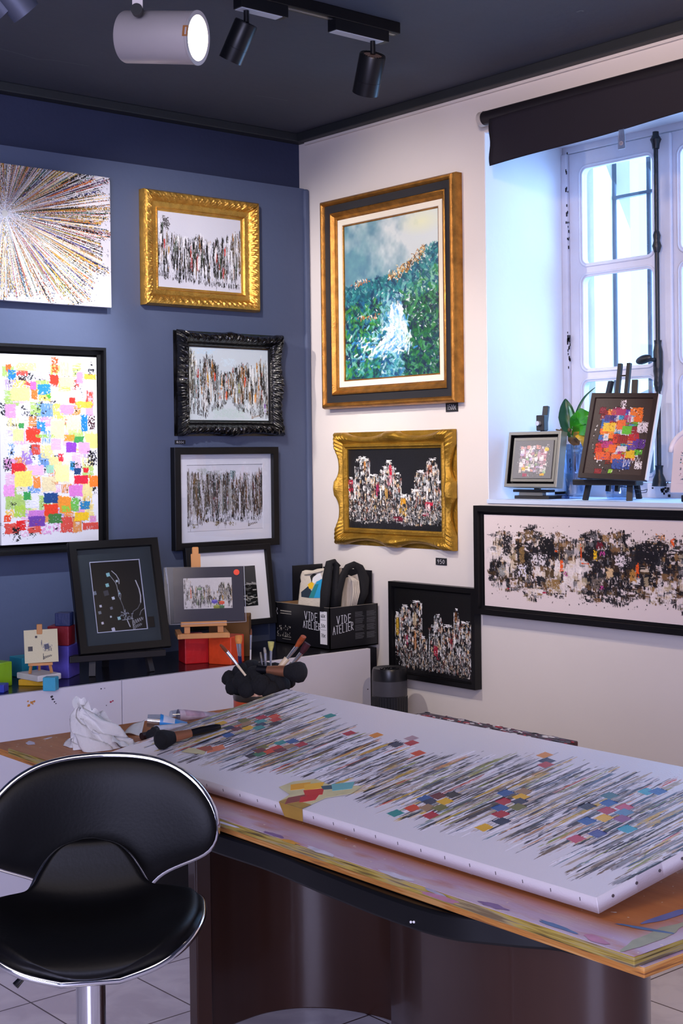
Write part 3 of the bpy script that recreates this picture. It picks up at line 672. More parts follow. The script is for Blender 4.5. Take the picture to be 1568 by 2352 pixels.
MB().box((-.01, .0, -.012), (.05, .016, .03)).build('bracket', bl, m_white)
cp = onx(1427, 322, -.08)
ck = thing('cord_clip', 'clear plastic clip hooked on the lower hem of the blind', 'clip', cp)
m_clear = glass_mat('clear_plastic', (.86, .88, .95), .16, .1)
k = MB(); k.prism([(-.014, -.028), (.014, -.028), (.014, .012), (.010, .034), (-.010, .034), (-.013, .012)], -.0015, .0015, Matrix(((0, 0, 1, 0), (-1, 0, 0, 0), (0, 1, 0, 0), (0, 0, 0, 1))))
k.build('plate', ck, glass_mat('frosted_clip_plastic', (.80, .82, .90), .45, .35)); k = MB(); k.lathe([(.003, -.003), (.007, -.003), (.007, .003), (.003, .003), (.003, -.003)], 18, Matrix.Translation((0, 0, -.010)) @ Matrix.Rotation(R(90), 4, 'Y')); k.build('eyelet', ck, mat('smoked_plastic', '#8a8898', .4), smooth='auto')

# ================================================================== PICTURES
def frame(name, w, h, prof, parent, m, disp=None, n=1, depth=None, bevel=0, zero_back=True):
    """mitred moulding round a w x h outer rectangle. prof: list of (inset, height, material)"""
    mb = MB(); C4 = lambda d: [(-w/2+d, -h/2+d), (w/2-d, -h/2+d), (w/2-d, h/2-d), (-w/2+d, h/2-d)]
    mats = []
    for k in range(4):
        L = (w, h, w, h)[k]; rows = []
        for i in range(n+1):
            s = i/n; row = []
            for j, pr in enumerate(prof):
                d, z = pr[0], pr[1]; do = dz = 0
                if disp: do, dz = disp(s, L, j/(len(prof)-1), j, k)
                c = C4(d-do); a, b = c[k], c[(k+1) % 4]
                row.append((a[0]+(b[0]-a[0])*s, a[1]+(b[1]-a[1])*s, z+dz))
            rows.append(row)
        q = len(prof)
        for j in range(q-1):
            mm = prof[j][2] if len(prof[j]) > 2 else m
            mb.use(mm); mb.add([rows[i][jj] for i in range(n+1) for jj in (j, j+1)], [(2*i, 2*i+2, 2*i+3, 2*i+1) for i in range(n)])
    if zero_back:
        mb.use(m); i0 = prof[-1][0]
        a, b = C4(prof[0][0]), C4(i0)
        for k in range(4): mb.add([(*a[k], 0), (*a[(k+1) % 4], 0), (*b[(k+1) % 4], 0), (*b[k], 0)], [(3, 2, 1, 0)])
    return mb.build(name, parent, smooth='auto' if n > 1 else False, bevel=bevel)
def wall_left_rect(x0, x1, z0, z1, name, label, cat, y=-.06, group=None):
    return thing(name, label, cat, ((x0+x1)/2, y, (z0+z1)/2), facing(0), group), x1-x0, z1-z0
def wall_right_rect(y0, y1, z0, z1, name, label, cat, x=0, group=None):
    return thing(name, label, cat, (x, (y0+y1)/2, (z0+z1)/2), facing(-90), group), abs(y1-y0), z1-z0
m_black = mat('black_frame_wood', '#0a0a0d', .42, var=.12, scale=12, bump=.05, bscale=80, spec=.3)
m_gold = mat('burnished_gold', '#cf9f4a', .32, .85, var=.22, scale=26, bump=.35, bscale=140)
m_gold2 = mat('antique_gold', '#a9822e', .42, .75, var=.25, scale=20, bump=.3, bscale=120)
m_gold3 = mat('rubbed_gold', '#a87432', .36, .8, var=.3, scale=30, bump=.2, bscale=200, stretch=(1, 1, 1))
m_gloss = mat('lacquered_black', '#060608', .25, .0, var=.2, scale=30, bump=.2, bscale=120, coat=.3, spec=.4)
m_matw = mat('white_mat_board', '#dadbe2', .8, var=.01)
m_cream = mat('cream_liner', '#e4dcc8', .85, var=.02, bump=.1, bscale=200)
m_board = mat('picture_backing', '#6b5a48', .9)

# -- starburst canvas
t, w, h = wall_left_rect(-1.836, -.971, 2.063, 2.540, 'abstract_painting', 'unframed white canvas with a multicoloured starburst of thin radiating lines', 'painting', -.061)
p = p_burst(w, h, 720, 3, w/2+.008, h-(2.366-2.063)); p.mesh('painted_canvas', t, PAINT(), .038, .0009, '#d8d8e2', .038)
# -- tall colour-block painting in black floater frame
t, w, h = wall_left_rect(-1.460, -1.003, 1.172, 1.912, 'abstract_painting', 'tall painting of bright colour blocks in a deep black floater frame', 'painting', -.061)
frame('floater_frame', w, h, [(0, 0), (0, .050), (.010, .050), (.012, .030), (.026, .028), (.028, .006), (.032, .004)], t, m_black)
MB().box((-w/2+.03, -h/2+.03, .001), (w/2-.03, h/2-.03, .006)).build('backing', t, m_black)
rowsx = [(.06,.05,.12,.10,'#e8661e',.3),(.15,.04,.45,.09,'#f7d98a',.3),(.52,.0,.60,.10,'#f0501e',.4),(.50,.10,.60,.155,'#e8341c',.1),(.08,.08,.17,.14,'#1878b8',.35),(.36,.03,.50,.13,'#eeb8e0',.2),(.60,.11,.76,.17,'#f9dc9a',.1),(.78,.08,.86,.15,'#b88ad8',.2),(.86,.09,1,.125,'#f6a83a',.2),(.37,.15,.52,.215,'#1f86c4',.3),(.30,.14,.37,.19,'#c46ab0',.2),(.10,.17,.31,.25,'#f9e08a',.1),(.31,.18,.38,.24,'#f0782a',.2),
 (.46,.20,.52,.235,'#4aa838',.4),(.70,.22,.77,.255,'#e82a1c',.1),(.77,.24,.96,.28,'#f8b43c',.2),(.60,.26,.76,.31,'#e896d4',.1),(.82,.31,.90,.41,'#1476b4',.25),(.90,.31,.98,.40,'#3a1a20',.5),(.50,.34,.66,.45,'#f6f0a8',.1),(.66,.32,.82,.40,'#eef0b0',.2),(.36,.35,.46,.41,'#2a8ac8',.3),(.25,.39,.41,.46,'#ea3a22',.15),(.12,.39,.24,.46,'#e2ec9a',.1),(.18,.36,.24,.39,'#3c9a4a',.2),(.86,.41,1.02,.50,'#f5f07a',.05),(.74,.43,.86,.47,'#3a9448',.2),(.64,.42,.76,.46,'#f0922e',.3),(.66,.46,.78,.52,'#8a3ab8',.15),(.79,.46,.92,.53,'#eaa0da',.2),
 (.34,.42,.56,.44,'#9ac850',.4),(.50,.44,.62,.51,'#ecb0da',.3),(.58,.52,.64,.57,'#e8283a',.3),(.20,.50,.33,.59,'#a07ac8',.45),(.10,.57,.25,.63,'#e0242c',.1),(.26,.58,.44,.64,'#eebce0',.1),(.45,.58,.54,.63,'#9ad0b0',.3),(.54,.58,.70,.68,'#eef0a0',.1),(.70,.56,.76,.62,'#188ac4',.3),(.74,.60,.82,.64,'#12386a',.2),(.84,.60,.90,.63,'#d81c2a',.2),(.74,.64,.90,.69,'#d81c36',.08),(.90,.64,1.02,.71,'#f07a22',.15),(.13,.61,.32,.70,'#f8e46a',.06),(.32,.64,.40,.71,'#f08a3a',.2),(.02,.68,.14,.75,'#e89ad6',.15),(.40,.64,.56,.73,'#e8d8a8',.2),(.68,.69,.84,.76,'#d87ac8',.15),
 (.22,.72,.30,.77,'#2f9a48',.2),(.42,.73,.58,.79,'#0f3f7c',.1),(.58,.75,.72,.85,'#f0922a',.1),(.42,.79,.58,.86,'#ea3a1c',.1),(.70,.76,.80,.84,'#68b848',.3),(.80,.78,.92,.83,'#1a7ab0',.3),(.12,.79,.25,.86,'#a8cc4a',.25),(.26,.82,.44,.87,'#c87ac8',.1),(.26,.85,.45,.91,'#6a3a9c',.2),(.46,.84,.62,.90,'#3c7a38',.25),(.74,.84,.90,.89,'#f2c41c',.08),(.02,.84,.10,.88,'#e8481e',.3),(.14,.87,.25,.93,'#e01c1c',.25),(.90,.86,.98,.90,'#d88ac0',.3),(.60,.80,.70,.84,'#8cc840',.4)]
blk = [(.88,.50,1.0,.60,'#101014',.48),(.0,.25,.06,.33,'#101014',.55),(.02,.53,.12,.62,'#14141a',.52),(.20,.26,.28,.33,'#1a1612',.58),(.36,.26,.42,.30,'#12301c',.5),(.10,.90,.20,.99,'#0e0e12',.5),(.90,.06,.98,.10,'#101014',.5),(.92,.02,.96,.06,'#101014',.6),(.18,.11,.27,.14,'#2a1216',.4),(.70,.57,.80,.60,'#14301c',.5)]
wi, hi_ = w-.072, h-.072
p = p_blocks(wi, hi_, 700, 11, '#e4e2e6', 13, 8, .05, ['#e8d890', '#e6dcc4', '#e4e2e6', '#dc9ac8', '#b8a0d0', '#e6c05c', '#a8c868', '#e0904a', '#e4e2e6', '#6a98d0', '#d8483a', '#e4b8d0'], .15, .16, extra=rowsx+blk)
p.mesh('painted_canvas', t, PAINT(), .03, .001, '#f0f0f0', .040)
# -- carved gold frame
t, w, h = wall_left_rect(-.823, -.287, 2.085, 2.520, 'abstract_painting', 'black and white streaked painting in an ornate carved gold frame', 'painting', -.061)
def d_gold(s, L, f, j, k):
    x = s*L; 
    if 3 <= j <= 8:
        e = min(x, L-x); a = math.sin(PI*(j-2.5)/6.0)
        c = .0035*math.sin(x*2*PI/.032+j*.9)*a+.002*math.sin(x*2*PI/.0145-j*1.4)*a
        if e < .07: c += .004*a*math.cos(e*PI/.045)**2
        return 0, c
    if j in (11, 12): return 0, .0008*math.sin(x*2*PI/.008)
    return 0, 0
frame('carved_frame', w, h, [(0, 0), (0, .034), (.006, .046), (.012, .047), (.018, .046), (.023, .044), (.028, .041), (.033, .036), (.038, .030), (.041, .026), (.046, .024), (.060, .022), (.063, .025), (.066, .022), (.068, .016), (.073, .015), (.074, .010)], t, m_gold, d_gold, 220)
wi, hi_ = w-.146, h-.146
p = p_streaks(wi, hi_, 800, 21, [.08, .25, .30, .33, .26, .34, .30, .22, .14], [.85, .88, .92, .90, .92, .95, .93, .96, .95], {'#141310': 7, '#2a261e': 2, '#e8e8ea': 4, '#6a5638': 1.2, '#8d8c88': 1.5, '#3a5236': .5, '#a8702a': .5, '#b02a1a': .3}, 420, '#c9cad4', blobs=[(.10, .16, .06, .12, '#15120e'), (.09, .86, .03, .05, '#15120e')])
for (x, y, c) in ((.08, .42, '#c02a2a'), (.80, .45, '#d03018'), (.13, .50, '#a87a2a')): p.put(x-.008, y-.07, x+.008, y+.08, c, .3)
p.mesh('painted_canvas', t, PAINT(), 0, .0008, None, .012)
# -- black baroque frame
t, w, h = wall_left_rect(-.678, -.170, 1.590, 1.998, 'abstract_painting', 'forest-like streaked painting in a glossy black baroque frame', 'painting', -.061)
def d_bar(s, L, f, j, k):
    x = s*L; e = min(x, L-x); c = abs(x-L/2)
    if j <= 8:
        g = max(math.exp(-(e/.055)**2), math.exp(-(c/.055)**2)); lobe = .5+.5*math.cos(c*2*PI/.045)
        do = (-.012+.013*g+.002*lobe*(1 if j <= 2 else .3))*(1-j/9) if j > 0 else -.012
        a = math.sin(PI*min(1, (j+.5)/9))
        dz = a*(.008*g+.0035*math.sin(x*2*PI/.030+j*1.1)+.0025*math.sin(x*2*PI/.012-j*1.7)) if j > 1 else 0
        return do, dz
    if j in (10, 11): return 0, .001*math.sin(x*2*PI/.007)
    return 0, 0
frame('baroque_frame', w, h, [(0, .002), (0, .026), (.006, .038), (.014, .046), (.021, .049), (.028, .048), (.034, .042), (.039, .034), (.044, .028), (.047, .026), (.051, .028), (.054, .025), (.057, .018), (.062, .016), (.063, .010)], t, m_gloss, d_bar, 200)
wi, hi_ = w-.124, h-.124
p = p_streaks(wi, hi_, 820, 33, [-.02, .18, .10, .12, .34, .34, .22, .20, .25, .10, .12], [.90, .92, .97, .86, .85, .70, .86, .90, .92, .95, .98], {'#17130e': 6, '#3a2c1c': 3, '#e9ebe8': 4, '#8a6a3a': 1.6, '#7c807c': 1.5, '#3f5a52': .7, '#c07a22': .7, '#a83a1a': .4}, 470, '#cdd8dc', blobs=[(.2, .06, .18, .05, '#bcd6e6'), (.5, .2, .12, .08, '#cde0e8'), (.5, .9, .3, .1, '#b8cfc8'), (.03, .35, .06, .4, '#b9b48a')])
for (x, y, c) in ((.32, .40, '#d0441a'), (.70, .45, '#c8421c'), (.46, .65, '#d85a2a'), (.83, .68, '#e0901c'), (.23, .42, '#c8921c'), (.62, .55, '#8a8a2a'), (.11, .36, '#b0301c'), (.95, .82, '#7a3f9a')): p.put(x-.012, y-.08, x+.012, y+.09, c, .35)
p.signature(.78, .95, .10, '#7a5a3a'); p.mesh('painted_canvas', t, PAINT(), 0, .0009, None, .012)
# -- black frame, white mat
t, w, h = wall_left_rect(-.697, -.196, 1.150, 1.546, 'framed_print', 'dark streaked watercolour with white mat in black frame, hung lowest on the slate board', 'picture', -.061)
frame('black_frame', w, h, [(0, 0), (0, .028), (.002, .030), (.027, .030), (.028, .012)], t, m_black)
frame('mat_board', w-.052, h-.052, [(0, .010), (.042, .010), (.043, .0085)], t, m_matw, zero_back=False)
wi, hi_ = w-.136, h-.140
p = p_streaks(wi, hi_, 850, 45, [.02, .12, .14, .10, .12, .12, .10, .16, .12, .15, .03], [.92, .90, .88, .86, .90, .88, .84, .88, .84, .88, .86], {'#17140f': 6, '#33281c': 5, '#4c4a44': 3, '#8c8b86': 2.5, '#5b4028': 3, '#c9cac8': 1.4, '#3f5a58': 1.2, '#9a6a2a': .5, '#6a4038': 1}, 560, '#d6d7df', lmul=1.25, dry=.36, blobs=[(.20, .10, .09, .08, '#a8b4b0'), (.30, .14, .06, .08, '#7c8c88'), (.60, .15, .05, .09, '#2f6a66'), (.40, .12, .07, .07, '#a2a8a8'), (.52, .36, .03, .2, '#4a6a86')])
for (x, y) in ((.10, .93), (.38, .90), (.57, .90)): p.put(x-.05, y-.06, x+.05, y+.05, '#5a5236', .5, 'n', .8)
p.signature(.80, .93, .12); p.mesh('watercolour', t, PRINT(), 0, .0002, None, .008)
MB().box((-w/2+.026, -h/2+.026, .013), (w/2-.026, h/2-.026, .0145)).build('glass_pane', t, glass_mat('picture_glass', (.97, .98, 1), .05))
# -- price tags
def price(px0, py0, px1, py1, wall, text, label, zx=.012):
    f = (lambda a, b: ony(a, b, -.061)) if wall == 'L' else (lambda a, b: onx(a, b, -.001))
    a, b = f(px0, py0), f(px1, py1)
    w_ = (b-a).length*.92 if False else (abs(b.x-a.x) if wall == 'L' else abs(b.y-a.y)); h_ = abs(a.z-b.z)
    t = thing('price_tag', label, 'price tag', (a+b)/2, facing(0 if wall == 'L' else -90))
    card_ = MB().box((-w_/2, -h_/2, 0), (w_/2, h_/2, .002)).build('card', t, mat('black_card', '#15161e', .6))
    k = MB(); n = len(text); g = w_*.8/n
    if n: letters(k, text, -w_*.36, -h_*.28, h_*.55, g*.72, .0012, .0026, gap=.3)
    k.build('chalk_writing', card_, mat('chalk_white', '#dcdde2', .8))
price(401, 1011, 425, 1020, 'L', '400e', 'tiny black price tag above the matted watercolour')
price(1024, 925, 1052, 945, 'R', '1500e', 'black price tag under the corner of the green landscape painting')
price(1001, 1281, 1026, 1299, 'R', '950', 'black price tag below the scalloped gold frame')

# ------------------------------------------------ right wall
t, w, h = wall_right_rect(-.185, -.955, 1.697, 2.538, 'landscape_painting', 'large green and blue landscape painting in a black and gold moulded frame', 'painting', -.001)
G1, BK = m_gold3, mat('frame_black_band', '#1b1c22', .5, var=.1)
frame('moulded_frame', w, h, [(0, 0, G1), (0, .030, G1), (.004, .044, G1), (.010, .050, G1), (.016, .050, G1), (.021, .044, G1), (.024, .036, BK), (.052, .030, BK), (.055, .036, G1), (.060, .038, G1), (.066, .034, G1), (.072, .026, G1), (.080, .024, G1), (.084, .018, G1), (.085, .010, G1)], t, G1, None, 2)
frame('liner', w-.166, h-.166, [(0, .012), (.002, .020), (.024, .018), (.026, .010)], t, m_cream, zero_back=False)
frame('inner_slip', w-.216, h-.216, [(0, .012), (.002, .016), (.005, .015), (.006, .009)], t, G1, zero_back=False)
p = p_sea(w-.225, h-.225, 720, 8); p.mesh('painted_panel', t, PAINT(), 0, .0014, None, .009)
# -- scalloped gold frame, city on black
t, w, h = wall_right_rect(-.238, -.913, 1.150, 1.600, 'cityscape_painting', 'black cityscape painting with pink and gold towers in a scalloped gold frame', 'painting', -.001)
def d_sc(s, L, f, j, k):
    x = s*L; e = min(x, L-x); c = abs(x-L/2); sp = L*.36
    tt = min(1, max(0, (e-.055)/(L/2-.055-.03)))
    dep = .024*math.sin(PI*tt)**.8 if 0 < tt < 1 else 0
    g = math.exp(-((e-.02)/.045)**2); gc = math.exp(-(c/.03)**2)
    if j <= 6:
        do = -dep*(1-j/7); a = math.sin(PI*min(1, (j+.4)/7))
        dz = a*(-.010*min(1, dep/.02)+.006*g*(.5+.5*math.sin(e*2*PI/.017+j*.8))+.008*gc*(1 if j > 1 else .5))
        return do, (dz if j > 0 else 0)
    return 0, 0
frame('scalloped_frame', w, h, [(0, .002), (0, .022), (.008, .034), (.018, .040), (.027, .038), (.035, .030), (.042, .022), (.047, .020), (.052, .026), (.058, .026), (.062, .018), (.068, .016), (.069, .010)], t, m_gold2, d_sc, 160)
wi, hi_ = w-.136, h-.136
p = p_city(wi, hi_, 760, 51, [(.08, .24, .10, .92), (.0, .07, .36, .85), (.22, .36, .32, .9), (.36, .52, .22, .88), (.40, .50, .15, .6), (.50, .58, .30, .85), (.56, .66, .56, .9), (.66, .80, .50, .92), (.72, .84, .27, .88), (.85, .96, .13, .9), (.92, 1.0, .40, .86), (.0, .99, .62, .84)],
    accents=[(.03, .46, .03, .10, '#c8143c'), (.33, .52, .02, .1, '#a01a4c'), (.47, .27, .018, .09, '#c81838'), (.46, .40, .03, .10, '#d88a98'), (.60, .66, .03, .08, '#d89a1c'), (.60, .78, .05, .06, '#d0a02a'), (.55, .86, .07, .04, '#8c1030'), (.86, .70, .05, .07, '#c8183c'), (.83, .80, .04, .03, '#a8143c'), (.19, .22, .015, .1, '#c8863a'), (.42, .55, .02, .10, '#c89a4a'), (.30, .73, .02, .03, '#c89a1c'), (.88, .26, .025, .08, '#b0603a')])
p.mesh('painted_panel', t, PAINT(), 0, .001, None, .010)
# -- black floater city, low on the wall
t, w, h = wall_right_rect(-.563, -1.027, .652, 1.020, 'cityscape_painting', 'small dark cityscape painting in a plain black frame, hung lowest on the white wall', 'painting', -.001)
t.rotation_euler = facing(-90, 0, 0)
frame('black_frame', w, h, [(0, 0), (0, .034), (.018, .034), (.020, .020), (.026, .018)], t, m_black)
p = p_city(w-.05, h-.05, 800, 66, [(.0, .07, .30, .82), (.07, .20, .20, .92), (.20, .36, .13, .9), (.34, .42, .55, .92), (.46, .58, .40, .92), (.52, .62, .27, .9), (.62, .80, .38, .94), (.78, .84, .18, .9), (.84, 1.0, .32, .95), (.1, .97, .68, .9)], '#08080a',
    accents=[(.03, .45, .025, .16, '#c8a02c'), (.27, .60, .02, .16, '#b8763a'), (.27, .35, .03, .12, '#c8b490'), (.16, .60, .02, .08, '#c03060'), (.54, .70, .03, .09, '#a81c38'), (.58, .78, .03, .04, '#c02a48'), (.74, .60, .015, .09, '#8a1830'), (.94, .50, .03, .10, '#c8903a'), (.80, .28, .02, .08, '#7a4a1c')])
p.mesh('painted_panel', t, PAINT(), 0, .001, None, .022)
# -- long picture under the window
t, w, h = wall_right_rect(-1.033, -2.08, .930, 1.321, 'panoramic_painting', 'long horizontal black, white and brown abstract in a black frame under the window', 'painting', -.001)
frame('black_frame', w, h, [(0, 0), (0, .040), (.020, .040), (.022, .026), (.032, .024), (.033, .012)], t, m_black)
MB().box((-w/2+.03, -h/2+.03, .004), (w/2-.03, h/2-.03, .012)).build('backing', t, m_black)
p = p_long(w-.076, h-.062, 640, 77); p.mesh('painted_canvas', t, PAINT(), .01, .001, '#dcd4d4', .024)
# ================================================================== TRACK LIGHTS
m_lampb = mat('lamp_black_metal', '#1b1c20', .35, .5, var=.08)
m_grey_b = mat('adapter_grey_plastic', '#b9bec8', .5)
m_silver = mat('lamp_silver_paint', '#b8b0ae', .42, .35, var=.05, scale=5)
ZTR = 2.806
a = onz(545, 2, ZTR); b = onz(909, 82, ZTR); yt = (a.y+b.y)/2-.02
tr = thing('ceiling_track', 'black ceiling track carrying the two small black spotlights', 'track', (b.x, yt, ZTR))
MB().box((-1.6, -.018, 0), (0, .018, .036)).build('rail', tr, m_black, bevel=.003)
k = MB(); k.box((-1.6, -.005, -.001), (-.01, -.001, .002)); k.box((-1.6, .002, -.001), (-.01, .005, .002)); k.build('conductor', tr, mat('track_copper_line', '#a8a8a8', .3, .8))
def track_lamp(label, ax, lx, dirv, L, dia, length, capm, lean=0):
    """ax: adapter x range; lx: stem x"""
    t = thing('spotlight', label, 'spotlight', (lx, yt, ZTR), None)
    MB().use(m_lampb).box((ax[0]-lx, -.019, -.034), (ax[1]-lx, .019, 0)).use(m_grey_b).box((ax[0]-lx+.004, -.017, -.036), (ax[1]-lx-.02, .017, -.034)).build('adapter', t, bevel=.002)
    base = Vector((0, 0, -.034)); j = base+Vector((0, 0, -L))
    MB().use(m_lampb).tube([base, j], .008, 12).build('stem', t, smooth='auto')
    d = Vector(dirv).normalized(); q = d.to_track_quat('Z', 'Y').to_matrix().to_4x4(); M = Matrix.Translation(j) @ q
    r = dia/2
    MB().use(m_lampb).lathe([(r*.72, .006), (r*.95, 0), (r, .004), (r, length*.66), (r*.985, length*.663), (r*.985, length*.668), (r, length*.671), (r, length), (r*.9, length), (r*.86, length-.03), (1e-4, length-.035)], 40, M).build('lamp_body', t, smooth='auto'); body_ = t.children[-1]
    k = MB().use(capm).lathe([(1e-4, .003), (r*.70, .003), (r*.72, .006)], 32, M).use(m_lampb)
    for i in range(22):
        an = 2*PI*i/22; k.box((r*.7, -.0012, .0), (r*.95, .0012, .004), M @ Matrix.Rotation(an, 4, 'Z'))
    k.build('heat_sink', body_)
    return t
l1 = onz(566, 60, 2.772); l2 = onz(856, 118, 2.772)
a1 = (ony(545, 40, yt).x, ony(653, 40, yt).x); a2 = (ony(762, 90, yt).x, ony(884, 105, yt).x)
rt = Vector((_r2.x, _r2.y, _r2.z)); upv = Vector((_u2.x, _u2.y, _u2.z)); dv = Vector((_d.x, _d.y, _d.z))
track_lamp('small black cylinder spotlight, the one nearer the big lit lamp', a1, ony(566, 60, yt).x, rt*-.42-upv*.85+dv*.28, .035, .068, .115, m_lampb)
track_lamp('black cylinder spotlight at the right end of the ceiling track', a2, ony(856, 118, yt).x, rt*-.18-upv*.84+dv*.50, .042, .082, .122, mat('cap_brown', '#6e5a52', .5))
# big lit silver lamp
sc_ = ont(368, 86, 3.3)
t = thing('spotlight', 'large silver cylinder spotlight, switched on and glowing', 'spotlight', sc_)
ax = (rt*.93-upv*.115-dv*.34).normalized(); q = ax.to_track_quat('Z', 'Y').to_matrix().to_4x4()
L = .185; r = .060
MB().use(m_silver).lathe([(1e-4, -L/2), (r*.97, -L/2), (r, -L/2+.004), (r, L/2), (r*1.03, L/2+.002), (r*1.03, L/2+.006), (r*.86, L/2+.006), (r*.80, L/2-.02)], 48, q).build('lamp_body', t, smooth='auto'); body_ = [c for c in t.children if c.name.startswith('lamp_body')][0]
MB().use(mat('glowing_lamp_lens', '#fff4e6', .3, emit='#ffe8cf', estr=14)).lathe([(1e-4, L/2-.004), (r*.78, L/2-.004), (r*.82, L/2-.012)], 40, q).build('lens', body_, smooth='auto')
MB().use(mat('copper_glow_clip', '#d08a50', .3, .7)).box((-r*1.02, -.012, L/2-.004), (-r*.97, .012, L/2+.008), q).build('clip', body_)
kp = ont(324, 44, 3.3)-sc_-dv*.062
k = MB().use(m_silver); k.bar(kp+dv*.006, kp+Vector((0, 0, 2.842-sc_.z-kp.z-.03)), .024, .004, dv); k.build('bracket_arm', t)
MB().use(m_lampb).cyl(kp+dv*.006, kp-dv*.012, .0135).build('pivot_knob', t, smooth='auto')
kp2 = Vector((kp.x, kp.y, 2.842-sc_.z))
MB().use(m_lampb).box((kp2.x-.05, kp2.y-.02, kp2.z-.032), (kp2.x+.12, kp2.y+.03, kp2.z)).build('ceiling_mount', t)
spot('lamp_glow', sc_+ax*(L/2+.012), sc_+ax*2, 26, WARM, 110, .9, .04)
for (p0, p1, lab, rr) in (((-20, -70), (60, 30), 'grey ceiling spotlight cut by the top left corner, the one nearer the lit lamp', .036), ((-70, -60), (15, 24), 'grey ceiling spotlight at the very edge of the top left corner', .034)):
    A = ont(*p0, 3.2); B = ont(*p1, 3.25); A.z = min(A.z, 2.83)
    t = thing('spotlight', lab, 'spotlight', A)
    MB().use(mat('lamp_blue_grey', '#5a5f70', .4, .4)).cyl((0, 0, 0), B-A, rr, rr, 32).build('lamp_body', t, smooth='auto')

# ================================================================== CABINET
ZC = .765; YF = -.555
m_cabw = mat('white_cabinet_front', '#d3cfd6', .45, var=.03, scale=3, bump=.03)
m_cabb = mat('black_cabinet_top', '#17161c', .22, var=.15, scale=14)
cb = thing('low_cabinet', 'long low cabinet with white fronts and a glossy black top', 'cabinet', (-1.8, YF, 0))
MB().box((-1.2, .018, .10), (1.725, .49, ZC-.0)).build('body', cb, m_cabb)
MB().box((-1.2, .04, 0), (1.70, .48, .10)).build('plinth', cb, mat('black_plinth', '#0d0c10', .6))
xs = [-1.2, onz(280, 1570, ZC).x+1.8, onz(850, 1490, ZC).x+1.8]
xs[1] = ony(280, 1570, YF).x+1.8; xs[2] = ony(851, 1490, YF).x+1.8
for i in range(2):
    MB().box((xs[i]+.0015, 0, .105), (xs[i+1]-.0015, .018, ZC+.002)).build('front_panel', cb, m_cabw, bevel=.0015)
sp = MB().use(mat('orange_paint_spots', '#c8863a', .6)); rg_ = random.Random(3)
def dot(mb, px, py, s, m_, n=8):
    mb = MB()
    c = ony(px, py, YF)-cb.location; poly = [(s*(1+rg_.uniform(-.4, .4))*math.cos(2*PI*i/n), s*(.8+rg_.uniform(-.3, .3))*math.sin(2*PI*i/n)) for i in range(n)]
    mb.use(m_).add([(c.x+x, -.0006, c.z+z) for x, z in poly], [tuple(range(n))]); mb.build('paint_spot', cb)
mo, md, mr_ = _M['orange_paint_spots'], mat('dark_paint_drip', '#2c2a34', .5), mat('crimson_paint_fleck', '#a82c4a', .5)
for (x, y, s) in ((66, 1620, .006), (72, 1613, .005), (78, 1611, .005), (64, 1611, .003), (75, 1617, .003)): dot(sp, x, y, s, mo)
for (x, y, s) in ((118, 1600, .005), (121, 1606, .004), (125, 1612, .003), (128, 1616, .0025), (232, 1582, .003), (240, 1581, .002), (244, 1620, .002), (844, 1583, .003)): dot(sp, x, y, s, md)
for (x, y, s) in ((254, 1612, .004), (259, 1610, .003)): dot(sp, x, y, s, mr_)

# ------------------------------------------------------------------ coloured wooden cubes and slabs
def cmat(n, c): return mat(n, c, .42, var=.10, scale=20, bump=.12, bscale=60)
def block(name, label, cat, corner_px, z, sx, sy, sz, ang, m_, group=None):
    """corner_px: pixel of the base corner nearest the camera; block extends along +x', +y'"""
    c = onz(*corner_px, z) if len(corner_px) == 2 else Vector(corner_px)
    t = MB().box((0, 0, 0), (sx, sy, sz)).build(name, None, m_, bevel=.003)
    t.location = c; t.rotation_euler = (0, 0, R(ang)); tag(t, label, cat, group); return t
GR = 'painted wooden cubes on the cabinet'
block('wooden_cube', 'lime green wooden cube at the left picture edge', 'cube', (-12, 1582), ZC, .075, .075, .080, 15, cmat('lime_paint', '#8fc41a'), GR)
block('wooden_block', 'small royal blue wooden block at the left picture edge, lowest of all', 'block', (9, 1592), ZC, .05, .05, .026, 45, cmat('royal_paint', '#2f3fb0'), GR)
block('wooden_cube', 'teal wooden cube behind the mini easel', 'cube', (51, 1558), ZC, .08, .08, .068, 5, cmat('teal_paint', '#1c7f92'), GR)
VC = onz(158, 1559, ZC)
def stacked(px, z): p_ = onz(px, 1500, z); k_ = ray(px, 1500); n_ = Vector((k_.x, k_.y)); c_ = Vector((VC.x-CAM.x, VC.y-CAM.y)); s_ = (c_.length+.006)/n_.length; return (CAM.x+n_.x*s_, CAM.y+n_.y*s_, z)
block('wooden_cube', 'large violet wooden cube carrying the dark red one', 'cube', (158, 1559), ZC, .105, .115, .110, 40, cmat('violet_paint', '#5a50b8'), GR)
block('wooden_cube', 'dark red wooden cube between the violet and the navy one', 'cube', stacked(158, ZC+.110), ZC+.110, .070, .075, .066, 42, cmat('crimson_paint', '#8c1424'), GR)
block('wooden_cube', 'navy wooden cube on top of the dark red one', 'cube', stacked(161, ZC+.176), ZC+.176, .050, .052, .045, 44, cmat('navy_paint', '#222e5c'), GR)
block('wooden_slab', 'yellow wooden slab under the white slab', 'slab', (99, 1576), ZC, .085, .086, .020, 40, cmat('yellow_paint', '#d8a41c'), GR)
block('wooden_slab', 'white wooden slab carrying the mini easel', 'slab', (87, 1567), ZC+.020, .090, .126, .020, 5, cmat('white_paint', '#d9d2cc'), GR)
block('wooden_cube', 'small sky blue wooden cube in front of the white slab', 'cube', (127, 1588), ZC, .036, .042, .044, 42, cmat('sky_paint', '#3aa0bc'), GR)
block('wooden_cube', 'bright red wooden cube under the pine table easel', 'cube', (425, 1526), ZC, .088, .100, .100, -20, cmat('red_paint', '#c8141a'), GR)
